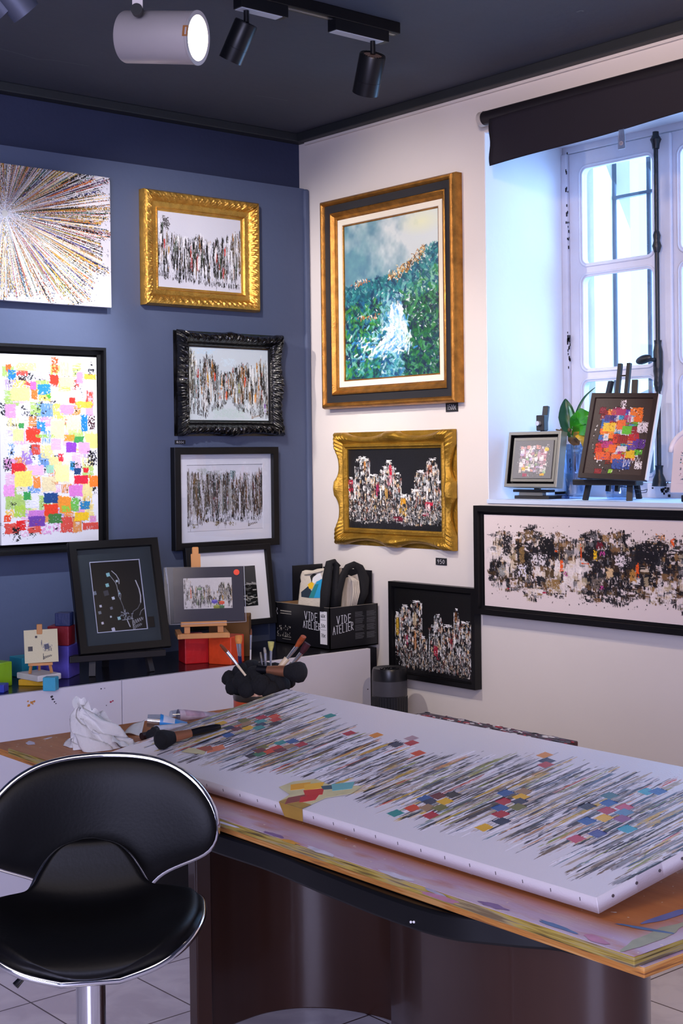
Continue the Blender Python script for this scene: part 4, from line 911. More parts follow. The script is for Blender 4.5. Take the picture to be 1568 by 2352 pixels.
block('wooden_cube', 'orange wooden cube under the pine table easel', 'cube', (531, 1528), ZC, .100, .092, .100, 26, cmat('orange_paint', '#e0481a'), GR)
block('cardboard_box', 'brown cardboard box behind the orange cube', 'box', (573, 1508), ZC, .12, .15, .150, 50, mat('brown_card', '#6a4822', .8, var=.08), None)

# ------------------------------------------------------------------ easels
m_pine = mat('pine_wood', '#d09050', .5, var=.14, scale=10, stretch=(1, 1, .15), bump=.05)
m_blackw = mat('black_stained_wood', '#1a181b', .5, var=.15, scale=14)
def leg_pair(mb, w0, w1, h, back, tk): pass
# mini easel on the white slab with mini canvas
mb0 = onz(92, 1545, ZC+.041)
me_ = thing('mini_easel', 'tiny pine tripod easel standing on the white slab', 'easel', mb0, (0, 0, R(-26)))
MB().bar((-.033, -.012, 0), (-.012, .014, .14), .008, .006).build('leg', me_, m_pine); MB().bar((.037, -.012, 0), (.010, .014, .14), .008, .006).build('leg', me_, m_pine)
MB().bar((0, .062, 0), (0, .014, .145), .008, .006).build('leg', me_, m_pine)
MB().box((-.038, -.020, .026), (.040, -.004, .034)).build('ledge', me_, m_pine); MB().box((-.009, .004, .125), (.009, .020, .158)).build('clamp', me_, m_pine, bevel=.002)
mc = thing('mini_canvas', 'miniature cream canvas with small black squares on the tiny easel', 'painting', mb0+Vector((.002, -.006, .088)), facing(-26, 14, 1))
p = Paint(.108, .108, 1500, '#d8cda0', 90)
P_ = [(.36, .22, .05), (.18, .57, .10)]
for (x, y, s) in P_: p.poly([(x-s*.7, y-s*.7), (x+s*.7, y-s*.7), (x+s*.7, y+s*.7), (x-s*.7, y+s*.7)], '#221a1e')
for i in range(40): p.put(.48+.3*p.rg.random(), .38+.24*p.rg.random(), .56+.3*p.rg.random(), .46+.26*p.rg.random(), ['#3a3f60', '#b0a8b8', '#e0dce4', '#1e1c2c', '#8a7a90'][p.rg.integers(5)], .5, 'n', .8)
p.poly([(.58, .46), (.72, .44), (.74, .60), (.60, .62)], '#2c3048', .8); p.put(.50, .30, .53, .55, '#4a4656', .45); p.signature(.55, .86, .25)
p.mesh('painted_canvas', mc, PAINT(), .008, .0006, '#d8cda0')
# black easel with the jewel drawing
je = thing('table_easel', 'low black table easel under the black framed drawing', 'easel', ((onz(215, 1551, ZC)+onz(345, 1545, ZC))/2), (0, 0, R(-14)))
for s in (-1, 1):
    MB().bar((s*.105, 0, 0), (s*.060, .115, .34), .022, .014).build('leg', je, m_blackw)
MB().bar((0, .20, 0), (0, .10, .33), .022, .014).build('leg', je, m_blackw)
MB().box((-.185, -.012, .052), (.155, .034, .074)).build('ledge', je, m_blackw, bevel=.002); MB().box((-.06, .085, .25), (.06, .1, .27)).build('crossbar', je, m_blackw)
jc = je.location+Vector((.012, .035, .272))
jt = thing('framed_drawing', 'black drawing with white squares and curved lines in a black frame and grey-green mat', 'picture', (0, 0, 0), facing(-15, 17, 1.2))
jt.location = Vector(((ony(162, 1242, -.33).x+ony(365, 1233, -.33).x)/2, -.335, 0))
W1, H1 = .322, .392
jt.location = ont(271, 1369, (ony(271, 1369, -.37)-CAM).dot(dv))
frame('black_frame', W1, H1, [(0, 0), (0, .024), (.002, .026), (.026, .026), (.028, .010)], jt, m_black)
frame('mat_board', W1-.052, H1-.052, [(0, .008), (.046, .008), (.047, .0065)], jt, mat('grey_green_mat', '#38403f', .8, var=.04), zero_back=False)
frame('white_bevel', W1-.142, H1-.142, [(0, .0085), (.0025, .0085), (.003, .0065)], jt, m_matw, zero_back=False)
p = Paint(W1-.146, H1-.146, 1000, '#08090b', 91)
def sqr(x, y, s, c, a=.6):
    P0 = [(x+s*1.0*math.cos(a+k*PI/2), y+s*.74*math.sin(a+k*PI/2)) for k in range(4)]; p.poly(P0, c)
for (x, y, s, c) in [(.34, .19, .05, '#a8e4dc'), (.30, .34, .046, '#a8e8d8'), (.26, .45, .07, '#4a4c50'), (.39, .53, .038, '#e8f0ee'), (.03, .44, .05, '#8c9498'), (.12, .63, .032, '#e8e6e4'), (.33, .67, .036, '#7e8088'), (.09, .72, .04, '#8a9294'), (.30, .79, .024, '#dfe6e4'), (.46, .82, .042, '#b4e4dc'), (.12, .87, .032, '#eee8e6'), (.32, .97, .046, '#dfdfe4'), (.50, .29, .03, '#e0f0ec'), (.52, .47, .022, '#9adce0')]: sqr(x, y, s, c)
p.line([(.42, .14), (.50, .20), (.545, .27), (.54, .33)], .0025, '#dcdcd8'); p.line([(.38, .21), (.47, .31), (.49, .36), (.50, .44), (.52, .50)], .0018, '#c8ccc8'); p.line([(.51, .42), (.55, .48), (.53, .56), (.50, .50), (.51, .42)], .0016, '#c0c4c4'); p.line([(.53, .56), (.57, .66), (.58, .74)], .0012, '#a8acac')
p.line([(.88, .30), (.93, .42), (.945, .52), (.93, .62)], .0035, '#e4e2de'); p.line([(.93, .62), (.86, .70), (.76, .74), (.70, .84)], .0012, '#9a9c9c'); p.line([(1.0, .70), (.92, .74), (.88, .80)], .0014, '#b8b8b4')
for i in range(26): p.dab(.58+.05*p.rg.normal(), .78+.03*p.rg.normal(), .010, .003, p.rg.random()*3, '#a8acae', .9, .3)
p.line([(.62, .86), (.66, .95)], .003, '#dcdcdc'); p.line([(.52, .85), (.74, .84)], .002, '#b8bcbc'); p.signature(.72, .90, .22, '#c8c8c4'); p.signature(.72, .97, .18, '#a8a8a4')
p.mesh('drawing', jt, PRINT(), 0, .0002, None, .006)
MB().box((-W1/2+.027, -H1/2+.027, .012), (W1/2-.027, H1/2-.027, .0135)).build('glass_pane', jt, _M['picture_glass'])
MB().box((W1/2-.07, -H1/2+.075, .014), (W1/2-.048, -H1/2+.112, .0165)).build('black_price_card', jt, m_black)
# pine table easel on the cubes
zc2 = ZC+.101
e0 = onz(471, 1466, zc2)
pe = thing('table_easel', 'pine table easel standing on the red and orange cubes', 'easel', e0, (0, 0, R(-30)))
MB().bar((-.088, -.005, .008), (-.088, .16, .008), .018, .016).build('base_runner', pe, m_pine); MB().bar((.078, -.005, .008), (.078, .16, .008), .018, .016).build('base_runner', pe, m_pine)
MB().box((-.090, -.006, 0), (.082, .010, .018)).build('base_rail', pe, m_pine, bevel=.002)
MB().box((-.072, .012, .018), (-.052, .028, .045)).build('post', pe, m_pine); MB().box((.046, .012, .018), (.066, .028, .045)).build('post', pe, m_pine)
MB().box((-.085, .000, .042), (.078, .030, .060)).build('ledge', pe, m_pine, bevel=.002)
MB().bar((-.022, .045, .040), (-.022, .116, .290), .034, .014).build('mast', pe, m_pine)
MB().bar((-.022, .102, .220), (-.022, .124, .316), .024, .012).build('mast_slider', pe, m_pine, bevel=.004)
# dark mounted print in plastic sleeve, on the easel
dl = e0+Matrix.Rotation(R(-30), 3, 'Z') @ Vector((.010, .030, .060+.092))
dt = thing('mounted_print', 'dark mounted print with a round red sticker in a clear sleeve', 'picture', dl, facing(-30, 13, 0))
MB().box((-.118, -.098, 0), (.132, .098, .004)).build('mount_board', dt, mat('dark_grey_mount', '#2c2a34', .7, var=.04))
p = p_streaks(.172, .110, 1400, 95, [.0, .0, .3, .25, .25, .28, .5, .1, .2, .2], [.98, .98, .98, .98, .98, .95, .98, .9, .95, .98], {'#17140f': 6, '#3a2c1a': 2, '#e0dccb': 3, '#8c8468': 1.4, '#b08a3a': .8, '#7a8a5a': .6}, 210, '#d8d4c8', wmin=.002, wmax=.007, blobs=[(.5, .4, .5, .5, '#dcd8cc')])
p.put(.135, .2, .165, .75, '#d8601c', .35)
for (x, y, s, c1, c2) in ((.33, .34, .045, '#6a8a5a', '#a8b88a'), (.63, .76, .06, '#5a48b0', '#8a7ad0'), (.78, .80, .055, '#e0481a', '#f0703a'), (.68, .94, .07, '#8c921c', '#a8ae3a'), (.78, .94, .05, '#3a6a34', '#4a8a44')):
    p.poly([(x-s, y-s*.4), (x, y-s*.9), (x+s, y-s*.4), (x+s, y+s), (x, y+s*1.4), (x-s, y+s)], c1); p.poly([(x-s, y-s*.4), (x, y-s*.9), (x+s, y-s*.4), (x, y+s*.1)], c2)
o = p.mesh('print', dt, PRINT(), 0, .0002, None, .0046); o.location = (.004, .004, 0)
MB().use(mat('red_sticker', '#f0401c', .4)).lathe([(1e-4, .0085), (.0105, .0085), (.0105, .004)], 24, Matrix.Translation((.108, .076, 0))).build('round_sticker', [c for c in dt.children if c.name.startswith('mount_board')][0])
k = MB().use(glass_mat('clear_sleeve_plastic', (.97, .97, .99), .035, .12)); k.box((-.150, -.106, .0065), (.136, .100, .0072)); k.build('clear_sleeve', dt)
k = MB().use(mat('plastic_crease', '#c8ccd8', .2)); k.tube([(-.142, .100, .008), (-.137, .05, .009), (-.134, -.02, .008), (-.133, -.104, .008)], .0011, 6); k.tube([(-.145, .099, .008), (-.139, .04, .009)], .0011, 6); k.tube([(-.133, -.104, .008), (.0, -.103, .008), (.135, -.102, .008)], .0007, 6); k.tube([(.1355, .099, .008), (.136, -.102, .008)], .001, 6); k.build('sleeve_crease', dt, smooth=True)
# framed photograph leaning at the wall behind
ft = thing('framed_photo', 'black and white photo in a white mat and black frame leaning behind the mounted print', 'picture', ony(526, 1347, -.115), facing(-3, 8, 0))
W2, H2 = .392, .318
frame('black_frame', W2, H2, [(0, 0), (0, .022), (.002, .024), (.022, .024), (.024, .010)], ft, m_black)
MB().box((-W2/2+.02, -H2/2+.02, .003), (W2/2-.02, H2/2-.02, .009)).build('mat_board', ft, m_matw)
p = Paint(.20, .158, 900, '#3a3c40', 97); p.put(-.1, .42, 1.1, 1.1, '#101113', .1, 'n', 1, .05)
for i in range(150): p.dab(p.rg.random(), .42+.55*p.rg.random(), .02, .005, -.6+p.rg.random()*1.2, ['#c8c8c6', '#6a6c6e', '#e6e6e4', '#17181a'][p.rg.integers(4)], .8, .4)
for i in range(40): p.dab(p.rg.random(), .43+.03*p.rg.random(), .02, .005, 0, '#9a9ca0', .8, .4)
o = p.mesh('photo', ft, PRINT(), 0, .0002, None, .0098); o.location = (.022, -.004, 0)

# ------------------------------------------------------------------ box of tote bags
vc = ony(757, 1450, -.475); zt = ony(757, 1397, -.475).z
vb = thing('cardboard_box', 'black printed cardboard box with chalk-white lettering, full of tote bags', 'box', (vc.x, vc.y, ZC))
HB = zt-ZC; lenY = ony_y = None
xl = onx(632, 1380, vc.x).y-vc.y          # depth of the left face
xr_ = min(-.012, ony(871, 1384, vc.y).x)-vc.x
m_box = mat('black_box_card', '#15151a', .35, var=.15, scale=8); m_kraft = mat('kraft_inside', '#8a6844', .85)
k = MB().use(m_box); tk = .004
k.box((0, 0, 0), (tk, xl, HB)); k.box((0, 0, 0), (xr_, tk, HB)); k.box((xr_-tk, 0, 0), (xr_, xl, HB)); k.box((0, xl-tk, 0), (xr_, xl, HB)); k.box((0, 0, 0), (xr_, xl, tk))
k.use(m_kraft); k.box((tk, xl-tk*1.5, tk), (xr_-tk, xl-tk, HB-.001)); k.box((tk, tk, HB-.002), (tk*1.4, xl-tk, HB-.0005))
k.build('carton', vb)
k = MB().use(mat('pale_card_edge', '#8c8478', .8)); k.box((0, 0, HB), (tk*.6, xl, HB+.0012)); k.box((0, 0, HB), (xr_, tk*.6, HB+.0012)); k.build('cut_edge', vb)
k = MB().use(m_box); k.box((xr_-.004, .03, HB), (xr_-.001, xl-.01, HB+.128)); k.box((xr_*.35, xl-.006, HB), (xr_-.004, xl-.002, HB+.14)); k.build('raised_flap', vb)
m_chalk = _M['chalk_white']
# left face (faces -X): local right = -Y
def face_left(): return Matrix(((0, 0, -1, -.0004), (-1, 0, 0, xl), (0, 1, 0, 0), (0, 0, 0, 1)))
def face_front(): return Matrix(((1, 0, 0, 0), (0, 0, -1, -.0004), (0, 1, 0, 0), (0, 0, 0, 1)))
def put_text(mb_fn, M, name, m_, parent=vb):
    k = MB(); mb_fn(k); k.v = [tuple(M @ Vector(v)) for v in k.v]; return k.build(name, parent, m_)
fx = lambda px: (px-632)/125*xl        # along the left face from its far edge
def tL(k):
    letters(k, 'VIDE', .555*xl, HB*.66, HB*.20, xl*.048, .0024, .0016, slope=-.06, gap=.35); letters(k, 'ATELIER', .53*xl, HB*.46, HB*.17, xl*.036, .0022, .0016, slope=-.05, gap=.30)
put_text(tL, face_left(), 'chalk_lettering', m_chalk)
def tR(k):
    letters(k, 'VIDE', .14*xr_, HB*.60, HB*.19, xr_*.056, .0024, .0016, slope=.10, gap=.45); letters(k, 'ATELIER', .06*xr_, HB*.36, HB*.19, xr_*.046, .0022, .0016, slope=.16, gap=.38)
put_text(tR, face_front(), 'chalk_lettering', m_chalk)
def small(k):
    r_ = random.Random(4)
    for (x0, x1, c) in ((.52, .72, 0), (.76, .96, 0)):
        for i in range(34):
            if i in (7, 15, 24, 25): continue
            y = HB*(.84-.0195*i); k.box((xr_*x0, y, 0), (xr_*(x0+(x1-x0)*r_.uniform(.72, 1)), y+.0011, .0004))
put_text(small, face_front(), 'printed_text', mat('grey_print', '#5a5b60', .6))
def art(k):
    r_ = random.Random(9)
    for i in range(80):
        x = xl*(.03+.27*r_.random()); y = HB*(.16+.26*r_.random()**1.5); s = r_.uniform(.0006, .003); k.box((x, y, 0), (x+s, y+s*r_.uniform(1, 3), .0003))
    for i in range(13): x = xl*(.10+.016*i); k.box((x, HB*.79, 0), (x+.003, HB*.79+.005, .0003)); k.box((x, HB*.735, 0), (x+.003, HB*.735+.0035, .0003))
    k.box((xl*.13, HB*.115, 0), (xl*.29, HB*.122, .0003))
put_text(art, face_left(), 'printed_skyline', mat('pale_print', '#a8a49a', .6))
def squig(k):
    pts = [(xl*(.03+.012*math.sin(i*1.3)), HB*(.86-.022*i)) for i in range(8)]
    for a_, b_ in zip(pts[:-1], pts[1:]): letters_line(k, a_, b_, .003)
def letters_line(k, a_, b_, sw):
    p_ = Vector((*a_, 0)); q_ = Vector((*b_, 0)); n_ = Vector((-(q_-p_).y, (q_-p_).x, 0)).normalized()*sw/2
    k.add([p_+n_, p_-n_, q_-n_, q_+n_], [(0, 1, 2, 3)])
put_text(squig, face_left(), 'chalk_squiggle', m_chalk)
def card(k): k.box((xl*.835, HB*.12, 0), (xl*.955, HB*.905, .0012))
pc_ = put_text(card, face_left(), 'price_card', mat('white_card', '#e6e6ea', .7))
def cardt(k):
    for i, s in enumerate(('60e', '50e', '70e')):
        letters(k, s, xl*.855, HB*(.755-.235*i), HB*.085, xl*.020, .0016, .0018, gap=.35)
        if i < 2: k.box((xl*.845, HB*(.70-.235*i), .0014), (xl*.945, HB*(.706-.235*i), .0017))
put_text(cardt, face_left(), 'price_writing', mat('black_ink', '#15151a', .6), pc_)
# tote bags
m_cotton = mat('unbleached_cotton', '#c9bfae', .9, var=.06, scale=14, bump=.3, bscale=90)
m_blackc = mat('black_cotton', '#101014', .9, var=.1, scale=14, bump=.3, bscale=90)
def Lp(px, py, y): return ony(px, py, y)-vb.location
t1 = thing('tote_bag', 'cream tote bag printed with a yellow and blue painting, left in the box', 'bag', vb.location)
k = MB().use(m_cotton); A_, B_, C_, D_ = Lp(683, 1386, -.25), Lp(736, 1390, -.37), Lp(743, 1306, -.35), Lp(693, 1312, -.24)
A_.z -= .03; B_.z -= .03
def bag(u, v):
    lo = A_.lerp(B_, u); hi = D_.lerp(C_, u); q_ = lo.lerp(hi, v); q_ += Vector((-.4, -.8, 0))*.010*math.sin(PI*u)*math.sin(PI*v); 
    if v > .7: q_ += Vector((0, -.004*math.sin(u*14+v*20), .002*math.sin(u*9)))
    return q_
k.grid(bag, 24, 30); k.build('cloth', t1, smooth=True, solid=.004)
# printed motif laid on the cloth
mo_ = MB()
def motif(c, pts, off):
    m2 = mat('tote_print_'+c[0], c[1], .8); mo_.use(m2); n = len(pts)
    cx_ = sum(p_[0] for p_ in pts)/n; cy_ = sum(p_[1] for p_ in pts)/n
    f = lambda u, v: bag(u, v)+Vector((-.45, -.85, 0))*off
    ring = []
    for i in range(n):
        (a0, b0), (a1, b1) = pts[i], pts[(i+1) % n]
        for s in (0, .33, .66): ring.append((a0+(a1-a0)*s, b0+(b1-b0)*s))
    N = len(ring); vs = [f(cx_, cy_)]
    for rr in (.5, 1): vs += [f(cx_+(a-cx_)*rr, cy_+(b-cy_)*rr) for a, b in ring]
    fs = [(0, 1+i, 1+(i+1) % N) for i in range(N)]+[(1+i, 1+N+i, 1+N+(i+1) % N, 1+(i+1) % N) for i in range(N)]
    mo_.add(vs, fs)
motif(('navy', '#1c2c3c'), [(.05, .48), (.32, .62), (.48, .52), (.62, .38), (.40, .34), (.08, .36)], .0055)
motif(('azure', '#1f9ac8'), [(.55, .34), (.95, .34), (.98, .76), (.72, .74), (.55, .56)], .0058)
motif(('teal', '#1c7c80'), [(.40, .34), (.62, .34), (.80, .66), (.62, .66), (.48, .48)], .0061)
motif(('yellow', '#e6b81c'), [(.30, .66), (.44, .74), (.58, .68), (.52, .56), (.38, .56)], .0064)
motif(('white', '#dcdcdc'), [(.48, .74), (.60, .90), (.88, .90), (.96, .78), (.74, .72), (.58, .68)], .0061)
motif(('dark', '#1a1a1c'), [(.40, .86), (.52, .93), (.66, .90), (.56, .88), (.46, .70), (.42, .74)], .0067)
mo_.build('printed_motif', t1)
k = MB().use(m_cotton); k.tube([bag(.12, .90)+Vector((-.004, -.008, 0)), bag(.5, .93)+Vector((-.008, -.012, .002)), bag(.92, .95)+Vector((-.004, -.008, 0))], .004, 8, flat=.6); k.build('rolled_handle', t1, smooth=True)
t2 = thing('tote_bag', 'black tote bag with thick looping black handles, middle of the box', 'bag', vb.location)
Y2 = -.43
k = MB().use(m_blackc)
k.tube([Lp(744, 1405, Y2), Lp(747, 1360, Y2), Lp(752, 1320, Y2), Lp(756, 1292, Y2), Lp(766, 1289, Y2), Lp(772, 1302, Y2), Lp(768, 1345, Y2), Lp(768, 1395, Y2)], [.021, .024, .022, .017, .014, .015, .021, .021], 12, flat=.7)
k.tube([Lp(772, 1402, Y2), Lp(776, 1360, Y2-.01), Lp(786, 1325, Y2-.012), Lp(797, 1303, Y2-.01), Lp(812, 1297, Y2), Lp(826, 1305, Y2), Lp(836, 1330, Y2), Lp(834, 1360, Y2), Lp(822, 1392, Y2)], [.021, .022, .018, .014, .014, .018, .025, .024, .018], 12, flat=.6)
k.tube([Lp(758, 1297, Y2+.03), Lp(772, 1294, Y2+.03), Lp(779, 1302, Y2+.02)], .008, 10); k.build('handles', t2, smooth=True)
k = MB().use(m_blackc); k.grid(lambda u, v: Lp(746+32*u, 1402-62*v+8*math.sin(u*3), Y2+.02+.01*math.sin(u*5+v*3)), 14, 14); k.build('cloth', t2, smooth=True, solid=.008)
t3 = thing('tote_bag', 'plain cream tote bag folded over, between the black handles', 'bag', vb.location)
k = MB().use(m_cotton)
def bag3(u, v):
    lx_, rx_ = 776+18*v-6*math.sin(v*3), 818+18*math.sin(v*2.2); x = lx_+(rx_-lx_)*u; y = 1400-72*v-14*u*v
    return Lp(x, y, -.415+.006*math.sin(u*16+v*5)+.006*math.sin(u*7))
k.grid(bag3, 30, 18)
for i in range(4):
    k.tube([Lp(806+3*i, 1398, -.44), Lp(812+4*i, 1360, -.445), Lp(810+4*i, 1335, -.44), Lp(800+2*i, 1322+i, -.435)], [.004, .0045, .004, .003], 8, flat=.6)
k.grid(lambda u, v: Lp(763+22*u, 1334-34*v+5*u, -.40+.004*math.sin(u*9)), 10, 8); k.build('cloth', t3, smooth=True, solid=.003)
# black air purifier column at the wall
fp = onx(892, 1560, -.16)
fn = thing('tower_fan', 'black cylindrical tower fan between the cabinet and the white wall', 'fan', (-.155, fp.y, 0))
rF = .066; zf = onx(892, 1533, -.155).z
m_fan = mat('fan_black_plastic', '#111216', .3, var=.1); m_fang = mat('fan_grey_band', '#3a3a42', .45)
MB().use(m_fan).lathe([(1e-4, 0), (rF*1.25, 0), (rF*1.25, .015), (rF, .03), (rF, zf-.10)], 40).build('grille_body', fn, smooth='auto')
MB().use(m_fang).lathe([(rF*1.005, zf-.10), (rF*1.005, zf-.045)], 40).use(m_fan).lathe([(rF*1.005, zf-.045), (rF*.99, zf-.012), (rF*.93, zf), (rF*.7, zf-.006), (1e-4, zf-.01)], 40).build('control_ring', fn, smooth='auto')
k = MB().use(mat('fan_slat_grey', '#24262c', .35))
for i in range(40):
    an = 2*PI*i/40; k.box((rF*.99, -.0012, .05), (rF*1.02, .0012, zf-.105), Matrix.Rotation(an, 4, 'Z'))
k.build('slats', fn); k = MB().use(m_fan)
for i in range(14): k.box((-.004+.02*math.cos(i*2.4)*1.5, -.004+.02*math.sin(i*2.4)*1.5, zf-.008), (.004+.02*math.cos(i*2.4)*1.5, .004+.02*math.sin(i*2.4)*1.5, zf-.002))
k.build('top_vents', fn)
# ================================================================== DESK AND BOARDS
def plywood(name, base, tint):
    m, nt, b = _nodes(name); L = nt.links
    tc = nt.nodes.new('ShaderNodeTexCoord')
    def noise(sc, st, det=5, dist=0):
        mp = nt.nodes.new('ShaderNodeMapping'); mp.inputs['Scale'].default_value = st; L.new(tc.outputs['Object'], mp.inputs[0])
        n = nt.nodes.new('ShaderNodeTexNoise'); n.inputs['Scale'].default_value = sc; n.inputs['Detail'].default_value = det; n.inputs['Distortion'].default_value = dist
        L.new(mp.outputs[0], n.inputs['Vector']); return n.outputs[0]
    def ramp(s, a, b_, c0, c1):
        r_ = nt.nodes.new('ShaderNodeValToRGB'); r_.color_ramp.elements[0].position = a; r_.color_ramp.elements[1].position = b_
        r_.color_ramp.elements[0].color = (*c0, 1); r_.color_ramp.elements[1].color = (*c1, 1); L.new(s, r_.inputs[0]); return r_.outputs[0]
    def mix(f, a, b_, t='MIX'):
        x = nt.nodes.new('ShaderNodeMix'); x.data_type = 'RGBA'; x.blend_type = t
        if isinstance(f, float): x.inputs[0].default_value = f
        else: L.new(f, x.inputs[0])
        for s, i in ((a, 6), (b_, 7)):
            if isinstance(s, tuple): x.inputs[i].default_value = (*s, 1)
            else: L.new(s, x.inputs[i])
        return x.outputs[2]
    grain = ramp(noise(7, (6, .6, 1), 6, .6), .3, .7, lin(base), lin(tint))
    # pale lilac blotches along the near and right rim of the board
    sep = nt.nodes.new('ShaderNodeSeparateXYZ'); L.new(tc.outputs['Object'], sep.inputs[0])
    mr = nt.nodes.new('ShaderNodeMapRange'); mr.inputs[1].default_value = .10; mr.inputs[2].default_value = .045; L.new(sep.outputs[0], mr.inputs[0])
    mr2 = nt.nodes.new('ShaderNodeMapRange'); mr2.inputs[1].default_value = -1.98; mr2.inputs[2].default_value = -2.05; L.new(sep.outputs[1], mr2.inputs[0])
    mxx = nt.nodes.new('ShaderNodeMath'); mxx.operation = 'MAXIMUM'; L.new(mr.outputs[0], mxx.inputs[0]); L.new(mr2.outputs[0], mxx.inputs[1])
    mr3 = nt.nodes.new('ShaderNodeMapRange'); mr3.inputs[1].default_value = -.45; mr3.inputs[2].default_value = -.75; L.new(sep.outputs[1], mr3.inputs[0])
    mm = nt.nodes.new('ShaderNodeMath'); mm.operation = 'MULTIPLY'; L.new(mxx.outputs[0], mm.inputs[0]); L.new(mr3.outputs[0], mm.inputs[1])
    ns = ramp(noise(5, (5, 1.2, 1), 6), .26, .46, (0, 0, 0), (1, 1, 1))
    mk = nt.nodes.new('ShaderNodeMath'); mk.operation = 'MULTIPLY'; L.new(mm.outputs[0], mk.inputs[0]); L.new(ns, mk.inputs[1])
    blotch = ramp(noise(4, (4, 1.5, 1), 3), .35, .65, lin('#b79ab8'), lin('#c3b1bd'))
    col = mix(mk.outputs[0], grain, blotch)
    fl = ramp(noise(60, (1, 1, 1), 2), .70, .73, (0, 0, 0), (1, 1, 1)); col = mix(fl, col, lin('#d8c8b8'))
    L.new(col, b.inputs['Base Color']); b.inputs['Roughness'].default_value = .42
    bp = nt.nodes.new('ShaderNodeBump'); bp.inputs['Strength'].default_value = .15; bp.inputs['Distance'].default_value = .004; L.new(noise(30, (6, 1, 1)), bp.inputs['Height']); L.new(bp.outputs[0], b.inputs['Normal'])
    _M[name] = m; return m
def ply_edge(name, cols):
    m, nt, b = _nodes(name); L = nt.links
    tc = nt.nodes.new('ShaderNodeTexCoord'); mp = nt.nodes.new('ShaderNodeMapping'); mp.inputs['Scale'].default_value = (1.2, 1.2, 40); L.new(tc.outputs['Object'], mp.inputs[0])
    n = nt.nodes.new('ShaderNodeTexNoise'); n.inputs['Scale'].default_value = 5; n.inputs['Detail'].default_value = 5; L.new(mp.outputs[0], n.inputs['Vector'])
    r_ = nt.nodes.new('ShaderNodeValToRGB'); e = r_.color_ramp.elements
    e[0].position = .36; e[0].color = (*lin(cols[0]), 1); e[1].position = .62; e[1].color = (*lin(cols[-1]), 1)
    for i, c in enumerate(cols[1:-1]): q_ = e.new(.36+.26*(i+1)/(len(cols)-1)); q_.color = (*lin(c), 1)
    L.new(n.outputs[0], r_.inputs[0]); L.new(r_.outputs[0], b.inputs['Base Color']); b.inputs['Roughness'].default_value = .75; _M[name] = m; return m
m_ply = plywood('plywood_top', '#b9733c', '#a8622f'); m_e1 = ply_edge('painted_ply_edge', ['#4a3c20', '#8a7430', '#a8923e', '#9a8a62', '#6b5a40']); m_e2 = ply_edge('bare_ply_edge', ['#8a5426', '#c8883e', '#b8742f', '#d09a56'])
def board(name, label, nl, nr, width, z, tk, edge_m, ang_extra=0):
    d_ = (nr-nl); d_.z = 0; Ln = d_.length; ang = math.atan2(d_.y, d_.x)+PI/2
    t = thing(name, label, 'board', (nl.x, nl.y, z), (0, 0, ang+ang_extra))
    MB().box((0, -Ln, -tk), (width, 0, -.0008)).build('core', t, edge_m, bevel=.002)
    MB().box((.0015, -Ln+.0015, -.0008), (width-.0015, -.0015, 0)).build('face_veneer', t, m_ply)
    return t, Ln
ZB = .75
nl, nr = onz(18, 1717, ZB), onz(1456, 2198, ZB)
bd, LB = board('plywood_board', 'upper paint-stained plywood board on the desk, directly under the canvas', nl, nr, .98, ZB, .017, m_e1)
nl2, nr2 = onz(-30, 1712, ZB-.021), onz(1479, 2227, ZB-.021)
bd2, _x = board('plywood_board', 'lower plywood board with a bare orange edge, lying on the black desk top', nl2, nr2, 1.0, ZB-.018, .017, m_e2)
# paint marks on the upper board
pk = MB(); rg_ = random.Random(12); nsm = [0]
def blotch(px, py, l, wd, ang, m_, z=ZB+.0004):
    c = onz(px, py, z); n = 16; pts = []
    for i in range(n):
        a_ = 2*PI*i/n; q_ = rg_.uniform(.7, 1.1); x = l*math.cos(a_)*q_; y = wd*math.sin(a_)*q_
        pts.append((c.x+x*math.cos(ang)-y*math.sin(ang)-bd.location.x, c.y+x*math.sin(ang)+y*math.cos(ang)-bd.location.y, .0004+len(pk.f)*.00003))
    nsm[0] += 1; k = MB().use(m_).add([(x_, y_, .0004+nsm[0]*.00003) for x_, y_, z_ in pts], [tuple(range(n))]).build('paint_smear', bd); k.rotation_euler = (0, 0, -bd.rotation_euler.z)
sm = lambda n_, c: mat('blotch_'+n_, c, .5, var=.15, scale=30)
for (x, y, l, wd, a_, c) in [(628, 1917, .035, .009, 1.55, sm('violet', '#7a5a8c')), (665, 1933, .030, .008, 1.6, sm('amber', '#d89a2c')), (735, 1955, .05, .010, 1.5, sm('white', '#c8c4d8')), (912, 2012, .05, .010, 1.55, sm('white', '#c8c4d8')), (1000, 2050, .04, .006, 1.4, sm('grey', '#a8a4c0')), (1133, 2080, .035, .010, 1.55, sm('violet', '#7a5a8c')),
        (1280, 2128, .045, .007, 1.5, sm('blue', '#4a6a9a')), (1505, 2150, .10, .016, .10, sm('green', '#9a9c82')), (1540, 2102, .07, .010, -.05, sm('blue2', '#6068a0')), (1480, 2133, .05, .006, 1.9, sm('blue', '#4a6a9a')), (1370, 2158, .03, .012, 1.4, sm('pink', '#b8789a')), (70, 1707, .03, .014, 1.2, sm('white', '#c8c4d8')), (110, 1696, .02, .006, .4, sm('white', '#c8c4d8')), (520, 1893, .05, .006, 1.6, sm('white', '#c8c4d8')), (1010, 2062, .05, .01, 1.57, sm('pink', '#b8789a'))]: blotch(x, y, l, wd, a_, c)
